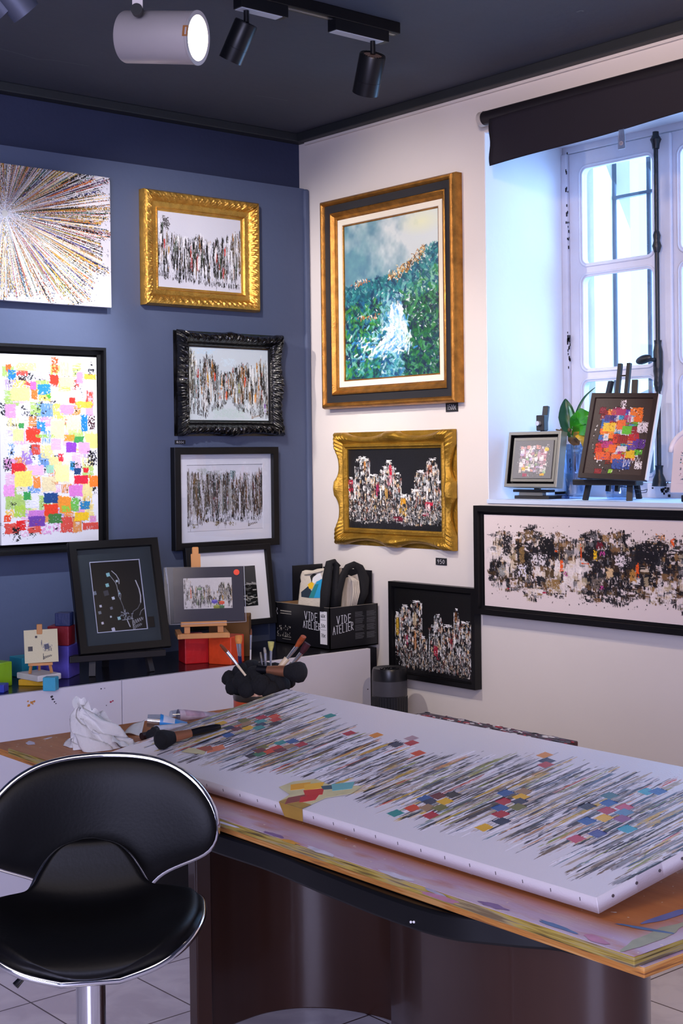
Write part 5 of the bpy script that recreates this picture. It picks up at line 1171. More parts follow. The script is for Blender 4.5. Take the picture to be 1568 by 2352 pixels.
# desk top and curved legs
desk = thing('desk', 'dark walnut desk with bowed black top and curved panel legs', 'desk', (-1.6, -2.25, 0))
ZD = ZB-.037
near = [(491, 1961), (619, 2005), (760, 2065), (907, 2123), (1024, 2160), (1134, 2175), (1264, 2186)]
pl = [(-1.86, -1.55), (-1.93, -1.75), (-1.968, -1.95)]+[(onz(x, y, ZD-.048).x-.004, onz(x, y, ZD-.048).y) for x, y in near]+[(-1.80, -3.14), (-1.2, -3.14), (-1.1, -2.6), (-1.1, -2.0), (-1.2, -1.5)]
pl = [(x+1.6, y+2.25) for x, y in pl]; PQ = []
for i in range(len(pl)):
    a_, b_, c_, d_ = [Vector(pl[(i+j) % len(pl)]) for j in (-1, 0, 1, 2)]
    for s in range(6):
        t_ = s/6; q_ = .5*((2*b_)+(-a_+c_)*t_+(2*a_-5*b_+4*c_-d_)*t_*t_+(-a_+3*b_-3*c_+d_)*t_**3); PQ.append((q_.x, q_.y))
pl = PQ[::-1]
MB().prism(pl, ZD-.046, ZD).build('desk_top', desk, mat('black_desk_top', '#0c0d10', .4, var=.1, spec=.3), smooth='auto', bevel=.006, seg=2)
m_wal = mat('walnut_laminate', '#3c2218', .30, var=.22, scale=6, stretch=(1, 1, .04), coat=.25)
def curved(pts, name, tk=.030, z0=0.0, z1=ZD-.046):
    P_ = [Vector((x+1.6, y+2.25, 0)) for x, y in pts]; 
    # smooth with catmull-rom
    Q = []
    for i in range(len(P_)-1):
        a_, b_, c_, d_ = P_[max(i-1, 0)], P_[i], P_[i+1], P_[min(i+2, len(P_)-1)]
        for s in range(8):
            t_ = s/8; Q.append(.5*((2*b_)+(-a_+c_)*t_+(2*a_-5*b_+4*c_-d_)*t_*t_+(-a_+3*b_-3*c_+d_)*t_**3))
    Q.append(P_[-1]); L_ = []; R_ = []
    for i, q_ in enumerate(Q):
        d_ = (Q[min(i+1, len(Q)-1)]-Q[max(i-1, 0)]).normalized(); n_ = Vector((-d_.y, d_.x, 0))*tk/2; L_.append(q_+n_); R_.append(q_-n_)
    poly = [(p_.x, p_.y) for p_ in L_]+[(p_.x, p_.y) for p_ in R_[::-1]]
    n = len(poly); N = len(L_); mb = MB(); vs = [(x, y, z0) for x, y in poly]+[(x, y, z1) for x, y in poly]
    fs = [(i, (i+1) % n, n+(i+1) % n, n+i) for i in range(n)]
    for i in range(N-1):
        a_, b_ = i, 2*N-1-i; fs.append((a_, a_+1, b_-1, b_)); fs.append((n+a_, n+b_, n+b_-1, n+a_+1))
    mb.add(vs, fs); return mb.build(name, desk, m_wal, smooth='auto', bevel=.004)
curved([(-1.60, -1.575), (-1.50, -1.555), (-1.39, -1.555), (-1.29, -1.60), (-1.21, -1.70), (-1.17, -1.84), (-1.20, -2.0), (-1.28, -2.12)], 'curved_leg_panel')
curved([(-1.50, -2.205), (-1.64, -2.42), (-1.72, -2.62), (-1.745, -2.80), (-1.72, -2.94), (-1.65, -3.00), (-1.56, -2.955), (-1.42, -2.84)], 'curved_leg_panel')
curved([(-1.62, -1.60), (-1.615, -1.555)], 'rounded_leg_edge', .045)
k = MB().use(mat('white_screw_caps', '#e6e6e6', .4))
for px_ in (949, 956): c = onz(px_, 2116, ZD-.03)-desk.location; k.ball((c.x-.006, c.y, c.z), .0025, n=8)
k.build('screw_cap', desk)

# ================================================================== THE LARGE CANVAS IN PROGRESS
CA = Vector((-1.898, -1.615, .787)); Ld = Vector((-.0105, -.99994, 0)).normalized(); Nn = Vector((-.2, 0, .98)).normalized(); Wd = Nn.cross(Ld).normalized(); 
if Wd.x < 0: Wd = -Wd
Nn = Ld.cross(Wd).normalized()
if Nn.z < 0: Nn = -Nn
LC, WC = 1.527, .512
cen = CA+Ld*LC/2+Wd*WC/2
ct = thing('painting_in_progress', 'large white stretched canvas on the table with bands of streaks and coloured squares', 'painting')
ct.matrix_world = Matrix(((Ld.x, Wd.x, Nn.x, cen.x), (Ld.y, Wd.y, Nn.y, cen.y), (Ld.z, Wd.z, Nn.z, cen.z), (0, 0, 0, 1)))
p = p_table(LC, WC, 820, 101)
p.mesh('painted_canvas', ct, attr_mat('wet_artist_paint', .30, .2, 300), .028, .0011, '#d3ccd0'); SK = .095
m_st = mat('staples', '#6a6468', .4, .6)
for i in range(24): x = -LC/2+.03+i*.0635; MB().box((x, -WC/2-.0010, -.014), (x+.0009, -WC/2+.0005, -.008)).build('staple', ct, m_st)
for i in range(9): y = -WC/2+.035+i*.055; MB().cyl((LC/2-.0005, y, -.011), (LC/2+.0012, y, -.011), .0028, n=10).build('tack', ct, m_st)
# masking tape pieces and tape-masked cubes
m_tape = mat('masking_tape', '#c9c295', .35, alpha=1, var=.1, scale=30); m_tapeo = mat('brown_tape', '#a8863c', .4, var=.1, scale=30)
U = lambda u, v: (-LC/2+LC*u-.095*WC*v, -WC/2+WC*v)
def strip(k, pts, z, m_):
    q_ = [U(*a_) for a_ in pts]; n = len(q_); k.use(m_).add([(x, y, z) for x, y in q_]+[(x, y, z-.0008) for x, y in q_], [tuple(range(n))]+[(i, (i+1) % n, n+(i+1) % n, n+i) for i in range(n)])
k = MB()
strip(k, [(.402, .10), (.405, .17), (.428, .235), (.462, .22), (.49, .25), (.515, .275), (.520, .20), (.498, .12), (.497, .04), (.480, .005), (.446, .0), (.440, .07)], .0022, m_tape)
k.build('masking_tape', ct); k = MB(); strip(k, [(.038, .16), (.030, .25), (.052, .33), (.075, .345), (.085, .27), (.062, .19)], .0022, m_tape)
k.build('masking_tape', ct); k = MB(); strip(k, [(.125, .16), (.120, .21), (.135, .22), (.165, .215), (.172, .19)], .0021, m_tape)
k.build('masking_tape', ct)
for (u, v, c, a_, b_) in ((.429, .150, '#dfa22c', .017, .05), (.448, .178, '#e8b43c', .017, .05), (.488, .235, '#6ab0b4', .020, .055), (.472, .200, '#3a5a68', .013, .03), (.466, .135, '#c83434', .019, .045), (.477, .082, '#c42c34', .014, .05), (.462, .052, '#8a4442', .014, .06), (.053, .245, '#3f6498', .017, .06)):
    k = MB(); strip(k, [(u-a_, v-.01), (u, v-b_), (u+a_, v+.0), (u+a_*.2, v+b_)], .0027+.0001*u, mat('swatch'+c[1:], c, .4)); k.build('colour_swatch', ct)
k = MB().use(m_tapeo); q_ = [U(.446, .0), U(.497, .0)]
k.add([(q_[0][0], -WC/2-.0012, .002), (q_[1][0]+.002, -WC/2-.0012, .002), (q_[1][0]-.004, -WC/2-.0014, -.027), (q_[0][0]+.012, -WC/2-.0014, -.028)], [(0, 1, 2, 3)])
k.add([(q_[0][0], -WC/2-.001, .0024), (q_[1][0]+.002, -WC/2-.001, .0024), (q_[1][0]+.001, -WC/2+.022, .0024), (q_[0][0]+.003, -WC/2+.020, .0024)], [(0, 1, 2, 3)])
k.build('edge_tape', ct)
for o in ct.children:                      # shear the canvas and all its parts in plane to fit the image outline
    n_ = len(o.data.vertices); a_ = np.empty(n_*3, np.float32); o.data.vertices.foreach_get('co', a_); a_ = a_.reshape(-1, 3); a_[:, 0] += (a_[:, 1]+WC/2)*SK; o.data.vertices.foreach_set('co', a_.ravel()); o.data.update()
# the paint-crusted box that props up the far edge
bx0, bx1 = onz(970, 1642, .80), onz(1335, 1706, .80)
pb = thing('paint_case', 'paint-crusted flat wooden case behind the canvas, propping up its far edge', 'box', (-1.24, (bx0.y+bx1.y)/2, ZB), (0, 0, R(0)))
hl = abs(bx1.y-bx0.y)/2; fx_ = (bx0.x+bx1.x)/2+1.24
k = MB().box((-.12, -hl, .0), (fx_, hl, .056)).build('case_body', pb, mat('crusted_dark_wood', '#3a2226', .6, var=.5, scale=50, bump=.6, bscale=80), bevel=.003)
k = MB(); rg_ = random.Random(2)
cs = [mat('crust_'+n_, c, .5) for n_, c in (('white', '#c8c4c8'), ('plum', '#5a2438'), ('red', '#a82c34'), ('grey', '#7a7480'), ('ink', '#1c161c'))]
for i in range(260):
    k.use(cs[rg_.choice([0, 0, 1, 2, 3, 4, 1])]); y = rg_.uniform(-hl, hl); x = rg_.uniform(fx_-.10, fx_); s = rg_.uniform(.002, .007); k.ball((x, y, .056), s, s*rg_.uniform(1, 2.5), .0015, n=8)
k.build('paint_crust', pb, smooth=True)
lb_ = MB().box((-.02, -.34, 0), (.02, .34, .086)).build('support_batten', None, m_pine); lb_.location = (-1.47, -2.38, ZB); tag(lb_, 'pine batten standing on the board under the far side of the canvas', 'batten')

# ------------------------------------------------------------------ things on the table
# make-up brush
m_bris = mat('black_bristles', '#0a0b10', .9, var=.3, scale=80, bump=.5, bscale=220, stretch=(1, 1, .2)); m_cop = mat('rose_copper', '#c98a68', .3, .75, var=.1); m_hnd = mat('black_lacquer_handle', '#0d0d12', .25)
def makeup_brush(name, label, base, dirv, sc=1.0, group=None, handle=.12):
    """base: where ferrule meets bristles; dirv points toward the bristle tip"""
    t = thing(name, label, 'brush', base, None, group); q = Vector(dirv).normalized().to_track_quat('Z', 'Y').to_matrix().to_4x4()
    MB().use(m_bris).lathe([(.0125*sc, -.004*sc), (.018*sc, .008*sc), (.0225*sc, .020*sc), (.024*sc, .030*sc), (.021*sc, .040*sc), (.012*sc, .046*sc), (1e-4, .048*sc)], 24, q).build('bristles', t, smooth=True)
    MB().use(m_cop).lathe([(1e-4, 0), (.0130*sc, 0), (.0125*sc, -.012*sc), (.0095*sc, -.046*sc), (1e-4, -.046*sc)], 24, q).build('ferrule', t, smooth='auto')
    MB().use(m_hnd).lathe([(1e-4, -.045*sc), (.0095*sc, -.046*sc), (.0105*sc, -.07*sc), (.009*sc, -(.046+handle*.85)*sc), (.006*sc, -(.046+handle)*sc), (1e-4, -(.047+handle)*sc)], 20, q).build('handle', t, smooth='auto')
    return t
def onc(px, py, off=0):
    v = ray(px, py); return CAM+v*(((CA+Nn*off-CAM).dot(Nn))/v.dot(Nn))
B0 = onc(398, 1693, .022); B1 = onc(509, 1668, .012)
makeup_brush('makeup_brush', 'fat black and copper powder brush lying on the canvas corner', B0, B0-B1, 1.0, None, (B0-B1).length-.05)
# tin of brushes
tin_c = onz(595, 1590, .862); tr_ = 59/3236.2*((tin_c-CAM).dot(dv))
tn = thing('brush_tin', 'round tin with an orange and black printed side, crammed with brushes', 'tin', (tin_c.x, tin_c.y, ZB))
hT = .862-ZB
k = MB().use(mat('tin_orange', '#d8521c', .35, .2)).lathe([(1e-4, 0), (tr_, 0), (tr_, hT-.016)], 48)
k.build('tin_wall', tn, smooth='auto'); k = MB().use(mat('tin_dark_print', '#14161c', .35, .3))
for a0, a1, zb_ in ((-2.0, -1.5, .04), (-1.5, -.6, .0), (-.6, .4, .03)):
    n = 12; k.add([(tr_*1.006*math.cos(a0+(a1-a0)*i/n), tr_*1.006*math.sin(a0+(a1-a0)*i/n), z_) for i in range(n+1) for z_ in (zb_+.02*math.sin(i*.8), hT-.014)], [(2*i, 2*i+2, 2*i+3, 2*i+1) for i in range(n)])
k.build('printed_band', tn); MB().use(mat('tin_rim', '#5a564c', .3, .8)).lathe([(tr_*1.0, hT-.018), (tr_*1.02, hT-.012), (tr_*1.025, hT), (tr_*.98, hT), (tr_*.97, hT-.05)], 48).build('rim', tn, smooth='auto')
T0 = Vector((tin_c.x, tin_c.y, ZB+hT))
def TP(px, py, back=0.0):           # point in the plane through the tin's axis facing the viewer
    return ont(px, py, (T0-CAM).dot(dv)+back)
lab = 'black powder brush with copper ferrule fanning out over the tin rim'
heads = [(541, 1578, .0, -1.2, .0, 1.0), (560, 1566, -.03, -.9, .35, 1.1), (572, 1583, -.045, -.4, .0, 1.1), (585, 1556, -.01, -.3, .6, 1.1), (599, 1576, -.05, .0, .15, 1.2), (556, 1546, .03, -.7, .7, 1.0), (578, 1538, .05, -.2, 1, 1.0), (616, 1586, -.05, .4, -.05, 1.1), (626, 1560, -.02, .3, .6, 1.1), (640, 1574, -.03, .9, .2, 1.1), (606, 1545, .03, .1, 1, 1.1), (632, 1545, .04, .5, .8, 1.0), (655, 1565, .02, 1.2, .3, 1.0), (530, 1560, .03, -1.3, .4, .9)]
for i, (x, y, bk, dx, dz, s) in enumerate(heads):
    pos = TP(x, y, bk); tip_dir = rt*dx*.8+upv*(dz+.15)-dv*(.6 if bk < 0 else -.2)
    tip_dir.normalize()
    makeup_brush('makeup_brush', lab, pos-tip_dir*.020*s, tip_dir, s, 'black powder brushes fanned in the tin', .028)
# wooden ferrule ends visible at the rim
wd_ = MB().use(mat('light_wood_handle', '#d8a888', .5))
for i in range(11):
    a_ = -2.55+i*.235; r_ = tr_*.86; wd_.tube([(r_*math.cos(a_), r_*math.sin(a_), hT-.05), (r_*math.cos(a_)*1.04, r_*math.sin(a_)*1.04, hT+.022)], .0085, 10)
wd_.build('stub_handles', tn, smooth='auto')['label'] = 'pale pink wooden brush ends'
# the lone brush lying towards the right, showing its face
makeup_brush('makeup_brush', 'powder brush lying sideways on top of the tin, copper ferrule pointing left', TP(658, 1542, -.05), rt*1+upv*-.02-dv*.35, 1.2, None, .01)
m_alu = mat('aluminium_ferrule', '#c0c4cc', .25, .85); m_hairb = mat('sable_hair', '#7a4222', .8, var=.2, scale=80); m_haira = mat('amber_hair', '#c8803a', .8, var=.2, scale=80); m_dirty = mat('crusted_handle', '#8a8478', .6, var=.4, scale=60); m_wh = mat('cream_handle', '#d8c4a0', .4)
def artbrush(label, hair_px, fer_px, end_px, wd, hair_m, hand_m, fl=1.0, back=(0, 0), tipw=None, fm=None):
    A_ = TP(*hair_px, back[0]); F1 = TP(*fer_px, back[0]*.7); E_ = TP(*end_px, back[1]); d_ = (A_-E_).normalized()
    t = thing('paintbrush', label, 'brush', E_)
    A_, F1 = A_-E_, F1-E_; mid = F1*.45
    tw = tipw or wd*.5
    MB().use(hair_m).tube([F1*.98, F1.lerp(A_, .45), A_], [wd*.85, (wd+tw)*.55, tw], 14, flat=fl).build('bristles', t, smooth='auto')
    MB().use(fm or m_alu).tube([mid, F1*.7, F1], [wd*.62, wd*.75, wd*.9], 14, flat=fl).build('ferrule', t, smooth='auto')
    MB().use(hand_m).tube([(0, 0, 0), mid*1.01], [wd*.55, wd*.66], 12).build('handle', t, smooth='auto')
artbrush('round brush with brown tip and cream handle, leaning out to the left of the tin', (506, 1481), (520, 1496), (564, 1552), .0055, m_hairb, m_wh, 1, (-.06, -.06), .003)
artbrush('flat amber-haired brush with a shiny ferrule standing behind the tin', (548, 1460), (548, 1478), (552, 1530), .0085, m_haira, mat('navy_handle', '#141a4a', .3), .6, (.03, .03), .010)
artbrush('slim pointed brush standing tallest behind the tin', (577, 1445), (576, 1458), (575, 1520), .0035, m_hairb, mat('striped_handle', '#d8d0c4', .4), 1, (.06, .05), .0012)
artbrush('crusted grey flat brush, left of the pair in the middle of the tin', (598, 1498), (600, 1512), (606, 1560), .0045, m_dirty, m_dirty, .6, (0, 0), .004)
artbrush('crusted grey round brush, right of the pair in the middle of the tin', (607, 1487), (609, 1500), (611, 1560), .0045, m_dirty, mat('brown_handle', '#5a3024', .5), 1, (.01, .01), .003)
artbrush('splayed brush with greenish yellow bristles in the tin', (622, 1474), (622, 1494), (621, 1560), .0060, mat('yellow_hair', '#c4bc6a', .8, var=.2, scale=80), m_dirty, .7, (.0, .0), .012)
artbrush('wide varnish brush with orange bristles, leaning to the right', (697, 1462), (682, 1484), (640, 1536), .013, mat('orange_hair', '#a84c1c', .8, var=.25, scale=90), m_wh, .5, (-.02, -.02), .015)
artbrush('wide brush with dark crimson bristles and crumpled ferrule, farthest right', (706, 1478), (692, 1500), (655, 1545), .012, mat('maroon_hair', '#40101c', .8, var=.25, scale=90), m_dirty, .6, (.0, .0), .017)
# crumpled tissue
tc_ = onz(228, 1728, ZB)+Vector((.03, .06, 0)); ts = thing('paper_tissue', 'crumpled white paper tissue on the end of the board', 'tissue', (tc_.x, tc_.y, ZB))
m_tis = mat('tissue_paper', '#dcdad8', .9, var=.04, bump=.5, bscale=50)
rgn = np.random.default_rng(5); k = MB()
def tis(u, v):
    a_ = 2*PI*u; r_ = .078*(1-v)**.6*(1+.18*math.sin(a_*3+v*4)+.10*math.sin(a_*7+v*9)); z_ = .098*v**.85*(1+.12*math.sin(a_*4+v*7))
    q_ = rt*(r_*math.cos(a_)*1.0-.012*v-.03*v*v)+Vector((dv.x, dv.y, 0))*r_*math.sin(a_)*.7
    return (q_.x+.005*math.sin(a_*11+v*13), q_.y+.005*math.cos(a_*9+v*17), max(.0, z_+.010*math.sin(a_*5+v*21)*(1-v)*min(1, v*6))+.001)
k.grid(tis, 72, 30)
for j in range(3):
    def fl_(u, v, j=j):
        q_ = rt*(-.055+.05*u+.016*j+.012*math.sin(v*5+j))+Vector((dv.x, dv.y, 0))*(.02*math.sin(u*4+j*2)+.01*v)
        return (q_.x, q_.y, .045+.085*v*(1-.35*abs(u-.3)*(1+.5*j))-.012*j+.006*math.sin(u*13+j*3))
    k.grid(fl_, 16, 12)
def skirt(u, v):
    q_ = rt*(.045+.065*u)+Vector((dv.x, dv.y, 0))*(-.05+.085*v+.01*math.sin(u*5)); return (q_.x, q_.y, .003+.028*(1-u)**2*(.6+.4*math.sin(v*7))+.003*math.sin(u*12+v*9)+.003)
k.grid(skirt, 20, 16); k.build('crumpled_paper', ts, m_tis, smooth=True)
fp_ = onz(303, 1690, ZB); k = MB(); k.grid(lambda u, v: (fp_.x+rt.x*.05*(u-.5)+dv.x*.07*v, fp_.y+rt.y*.05*(u-.5)+dv.y*.07*v, ZB+.004+.03*v*u+.004*math.sin(u*5)), 10, 10)
tag(k.build('paper_scrap', None, m_tis, smooth=True, solid=.001), 'small folded scrap of white paper beside the tissue', 'paper')
# paint tubes
def tube_(label, cap_px, end_px, zc, zend, r_, body, capm, cap_l=.026, lab_m=None):
    A_ = onz(*cap_px, ZB+zc); E_ = onz(*end_px, ZB+zend); t = thing('paint_tube', label, 'paint tube', A_, None, 'acrylic paint tubes on the board' if False else None); d_ = (E_-A_)
    Ln = d_.length; q = d_.to_track_quat('Z', 'Y').to_matrix().to_4x4()
    MB().use(capm).lathe([(1e-4, 0), (r_*.80, 0), (r_*.92, cap_l), (1e-4, cap_l)], 22, q).build('cap', t, smooth='auto')
    k = MB().use(body); n = 20; N = 10; vs = []
    for j in range(N+1):
        s = j/N; z_ = cap_l+(Ln-cap_l)*s; a1 = r_*(1+.25*s); b1 = r_*(1-s*.93)
        for i in range(n): vs.append(q @ Vector((a1*math.cos(2*PI*i/n), b1*math.sin(2*PI*i/n), z_)))
    k.add(vs, [(j*n+i, j*n+(i+1) % n, (j+1)*n+(i+1) % n, (j+1)*n+i) for j in range(N) for i in range(n)]+[tuple(range(n-1, -1, -1))]); k.build('tube_body', t, smooth='auto')
    if lab_m:
        k = MB().use(lab_m); vs = []
        for j in range(N-2):
            s = .12+.6*j/N; z_ = cap_l+(Ln-cap_l)*s; a1 = r_*(1+.25*s)*1.02; b1 = r_*(1-s*.93)*1.03
            for i in range(9): an = PI*(.05+.9*i/8)*(-1); vs.append(q @ Vector((a1*math.cos(an), b1*math.sin(an)*-1, z_)))
        k.add(vs, [(j*9+i, j*9+i+1, (j+1)*9+i+1, (j+1)*9+i) for j in range(N-3) for i in range(8)]); k.build('paper_label', t, smooth=True)
m_capc = glass_mat('translucent_cap', (.80, .88, .95), .2, .15); m_lblw = mat('tube_label_white', '#c8ccda', .5, var=.1, scale=60)
tube_('blue paint tube with a translucent cap, behind the black brush head', (338, 1655), (430, 1662), .042, .030, .021, mat('tube_blue', '#2f8ad0', .35), m_capc, .034, m_lblw)
tube_('white and red smeared paint tube lying behind the blue one', (392, 1645), (512, 1640), .030, .022, .019, mat('tube_white', '#b8a8b4', .35, var=.3, scale=30), m_capc, .022, mat('tube_label_pink', '#a88a98', .5, var=.4, scale=30))
tube_('white paint tube with black cap in front of the blue one', (345, 1690), (440, 1668), .020, .018, .020, m_lblw, mat('black_white_cap', '#1c1c24', .4, var=.8, scale=40), .020, mat('tube_label_pale', '#dcdce6', .5))
tube_('small white paint tube touching the canvas edge', (352, 1680), (425, 1662), .040, .040, .014, m_lblw, mat('tube_cap_black', '#14141a', .4), .012)
# dark roll of cloth under tubes
kc = onz(325, 1700, ZB); k = MB(); k.tube([(kc.x, kc.y, ZB+.010), (kc.x+rt.x*.05+dv.x*.05, kc.y+rt.y*.05+dv.y*.05, ZB+.012)], .010, 12); tag(k.build('palette_knife_handle', None, mat('dark_knife_handle', '#2a1a1c', .4), smooth='auto'), 'dark handle lying between tissue and paint tubes', 'tool')

# ================================================================== BAR STOOL
PS = ont(209, 2330, 2.64)
st_ = thing('bar_stool', 'black leather bar stool with a split curved back and chrome rims', 'stool', (PS.x, PS.y, 0))
toc = Vector((CAM.x-PS.x, CAM.y-PS.y, 0)).normalized()
fa = math.atan2(toc.y, toc.x)+PI/2        # local -Y looks at the camera
st_.rotation_euler = (0, 0, fa)
m_lea = mat('black_leather', '#060608', .46, var=.1, scale=30, bump=.035, bscale=160, spec=.2); m_chr = mat('chrome', '#d8dae0', .08, 1.0, var=.02)
rin = Matrix.Rotation(-fa, 3, 'Z')
def SL(px, py, t):     # pixel at depth t -> stool local
    v = ont(px, py, t)-Vector((PS.x, PS.y, 0)); return rin @ v
# seat: front lip to the rear tongue
path = [(-.200, .598), (-.194, .607), (-.178, .617), (-.145, .625), (-.09, .629), (-.03, .628), (.015, .630), (.048, .637), (.072, .652), (.090, .674), (.104, .702), (.114, .728), (.121, .748), (.125, .760)]
hw = [.05, .108, .148, .180, .202, .210, .207, .180, .140, .114, .097, .078, .052, .008]
wing = [.004, .010, .016, .023, .030, .036, .038, .028, .012, .003, .0, 0, 0, 0]
def cr(a, s):
    n = len(a)-1; x = s*n; i = min(int(x), n-1); t_ = x-i; f = lambda j: a[max(0, min(n, j))]
    return .5*(2*f(i)+(f(i+1)-f(i-1))*t_+(2*f(i-1)-5*f(i)+4*f(i+1)-f(i+2))*t_*t_+(-f(i-1)+3*f(i)-3*f(i+1)+f(i+2))*t_**3)
py_ = [a_[0] for a_ in path]; pz_ = [a_[1] for a_ in path]
def seat(u, v, dn=0):
    x = (2*u-1); w_ = max(.004, cr(hw, v)); y = cr(py_, v); z_ = cr(pz_, v)+cr(wing, v)*x*x
    ed = 1-abs(x)**6
    return (x*w_, y, z_)
def seatn(u, v):
    p0 = Vector(seat(u, v)); a_ = Vector(seat(min(1, u+.01), v))-Vector(seat(max(0, u-.01), v)); b_ = Vector(seat(u, min(1, v+.01)))-Vector(seat(u, max(0, v-.01)))
    n_ = a_.cross(b_); n_.normalize(); return p0, (n_ if n_.z > -.2 and n_.length > 0 else n_)
def cush(u, v):
    p0, n_ = seatn(u, v); e = min(1, (1-abs(2*u-1))*7)*min(1, v*14, (1-v)*10); e = max(0, e); puff = .026*math.sqrt(max(0, 1-(1-e)**2))
    if n_.z < 0 and v < .8: n_ = -n_
    if v >= .8 and n_.y > 0: n_ = -n_
    return p0+n_*puff
k = MB().use(m_lea); k.grid(cush, 48, 64); k.grid(lambda u, v: Vector(seat(u, v)), 48, 64); k.build('seat', st_, smooth=True)
shell = MB().use(m_chr)
def under(u, v):
    p0, n_ = seatn(u, v)
    if n_.z < 0 and v < .8: n_ = -n_
    if v >= .8 and n_.y > 0: n_ = -n_
    c_ = Vector((0, p0.y, p0.z)); return c_+(p0-c_)*.96-n_*.012
shell.grid(under, 40, 50)
rim = [seat(0, i/60) for i in range(61)]+[seat(1, 1-i/60) for i in range(61)]
rimv = [Vector(p_)+Vector((0, 0, -.006)) for p_ in rim]; shell.tube(rimv, .0068, 10, closed=True); shell.build('seat_shell', st_, smooth=True)
# backrest
bp_ = [(0, 1737), (70, 1739), (130, 1748), (180, 1770), (222, 1805), (248, 1845), (259, 1885), (255, 1925), (236, 1950), (190, 1972), (140, 1995), (112, 2020), (95, 2050), (80, 2085), (0, 2100)]
TB = 2.85; out = []
for (dx, y) in bp_: q_ = SL(230+dx*1.03, y, TB); out.append((q_.x, q_.z))
c0 = SL(230, 1900, TB); cx0, cz0 = c0.x, c0.z
right = [(x-cx0, z_) for x, z_ in out]
loop = right+[(-x, z_) for x, z_ in right[-2:0:-1]]
# resample
def resamp(L_, n):
    L_ = L_+[L_[0]]; d_ = [0]
    for a_, b_ in zip(L_[:-1], L_[1:]): d_.append(d_[-1]+math.hypot(b_[0]-a_[0], b_[1]-a_[1]))
    return [(float(np.interp(d_[-1]*i/n, d_, [q[0] for q in L_])), float(np.interp(d_[-1]*i/n, d_, [q[1] for q in L_]))) for i in range(n)]
loop = resamp(loop, 96)
for _ in range(3): loop = [((loop[i-1][0]+2*loop[i][0]+loop[(i+1) % 96][0])/4, (loop[i-1][1]+2*loop[i][1]+loop[(i+1) % 96][1])/4) for i in range(96)]
def bk(x, z_, off): return Vector((cx0+x, .205-1.15*x*x+.10*(z_-cz0)-off, z_))
def backpt(i, r_, side):
    x, z_ = loop[i % 96]; X = x*r_; Z = cz0+(z_-cz0)*r_
    off = (.008+.026*math.sqrt(max(0, 1-r_**5))) if side else -.006-.008*math.sqrt(max(0, 1-r_**4)); return bk(X, Z, off)
k = MB().use(m_lea); NR = 14
vs = [backpt(i, math.sin((j+1)/NR*PI/2), 1) for j in range(NR) for i in range(96)]+[bk(0, cz0, .034)]
fs = [(j*96+i, j*96+(i+1) % 96, (j+1)*96+(i+1) % 96, (j+1)*96+i) for j in range(NR-1) for i in range(96)]+[(NR*96, (i+1) % 96, i) for i in range(96)]
k.add(vs, fs); k.build('backrest', st_, smooth=True)
k = MB().use(m_chr); vs = [backpt(i, math.sin((j+1)/NR*PI/2), 0) for j in range(NR) for i in range(96)]+[bk(0, cz0, -.014)]
k.add(vs, fs); k.tube([bk(x, z_, .002) for x, z_ in loop], .0075, 10, closed=True); k.build('backrest_shell', st_, smooth=True)
MB().use(m_chr).tube([(0, .05, .60), (0, .16, .62), (0, .205, .68), (0, .210, .78)], .014, 12).build('back_bracket', st_, smooth=True)
k = MB().use(m_chr); k.lathe([(1e-4, .015), (.19, .015), (.195, .022), (.12, .035), (.045, .055), (.030, .075), (.0285, .36), (.0275, .36), (.0275, .575), (.05, .59), (.09, .60), (1e-4, .605)], 48); k.build('pedestal', st_, smooth='auto')
MB().use(mat('black_rubber', '#101012', .7)).lathe([(1e-4, 0), (.197, 0), (.197, .015), (1e-4, .015)], 48).build('base_ring', st_)
k = MB().use(m_hnd); k.tube([(-.02, 0, .585), (-.10, -.03, .575), (-.135, -.05, .545)], [.004, .004, .007], 10); k.build('height_lever', st_, smooth=True)

# ================================================================== WINDOW SILL
ZS_ = ZS+.002
def sill_easel(name, label, x, y, yawd, wdt, hgt, m_, ledge=.045, tops=((0, 1.0),)):
    t = thing(name, label, 'easel', (x, y, ZS_), (0, 0, R(yawd)))
    return t
# silver framed little painting on display stand
yc = (-1.085-1.36)/2; ss = thing('display_stand', 'small black display stand with a knobbed upright, left on the window sill', 'easel', (.13, -1.185, ZS_), (0, 0, R(-88)))
MB().use(m_blackw).box((-.080, -.03, 0), (.080, .05, .012)).use(mat('stand_steel', '#8a8a86', .3, .6)).box((-.055, -.034, .012), (.055, -.012, .024)).use(m_blackw).box((-.085, -.032, .024), (.085, .0, .034)).build('base', ss, bevel=.002)
MB().use(m_blackw).bar((-.008, .012, .02), (-.008, .070, .335), .024, .014).box((-.029, .035, .245), (.007, .062, .302)).build('mast', ss, bevel=.003)
kq = MB().use(mat('steel_knob', '#e8e8ea', .25, .7)); kq.cyl((-.014, .036, .272), (-.014, .024, .272), .0085); kq.build('knob', [c for c in ss.children if c.name.startswith('mast')][0], smooth='auto')
s1 = thing('small_painting', 'small grey painting with pastel flecks in a silver floater frame, left on the sill', 'painting', onx(1236, 1058, .108), facing(-88, 9, 0))
s1w, s1h = .246, .200
frame('silver_floater_frame', s1w*.98, s1h*1.0, [(0, 0), (0, .034), (.002, .036), (.011, .036), (.012, .034, m_black), (.013, .014, m_black), (.021, .012)], s1, mat('brushed_silver', '#8c8c86', .4, .5, var=.05))
frame('inner_silver_step', s1w*.98-.042, s1h-.042, [(0, .003), (0, .026), (.010, .026), (.011, .010)], s1, _M['brushed_silver'])
MB().box((-s1w*.47, -s1h*.47, .001), (s1w*.47, s1h*.47, .008)).build('backing', s1, m_black)
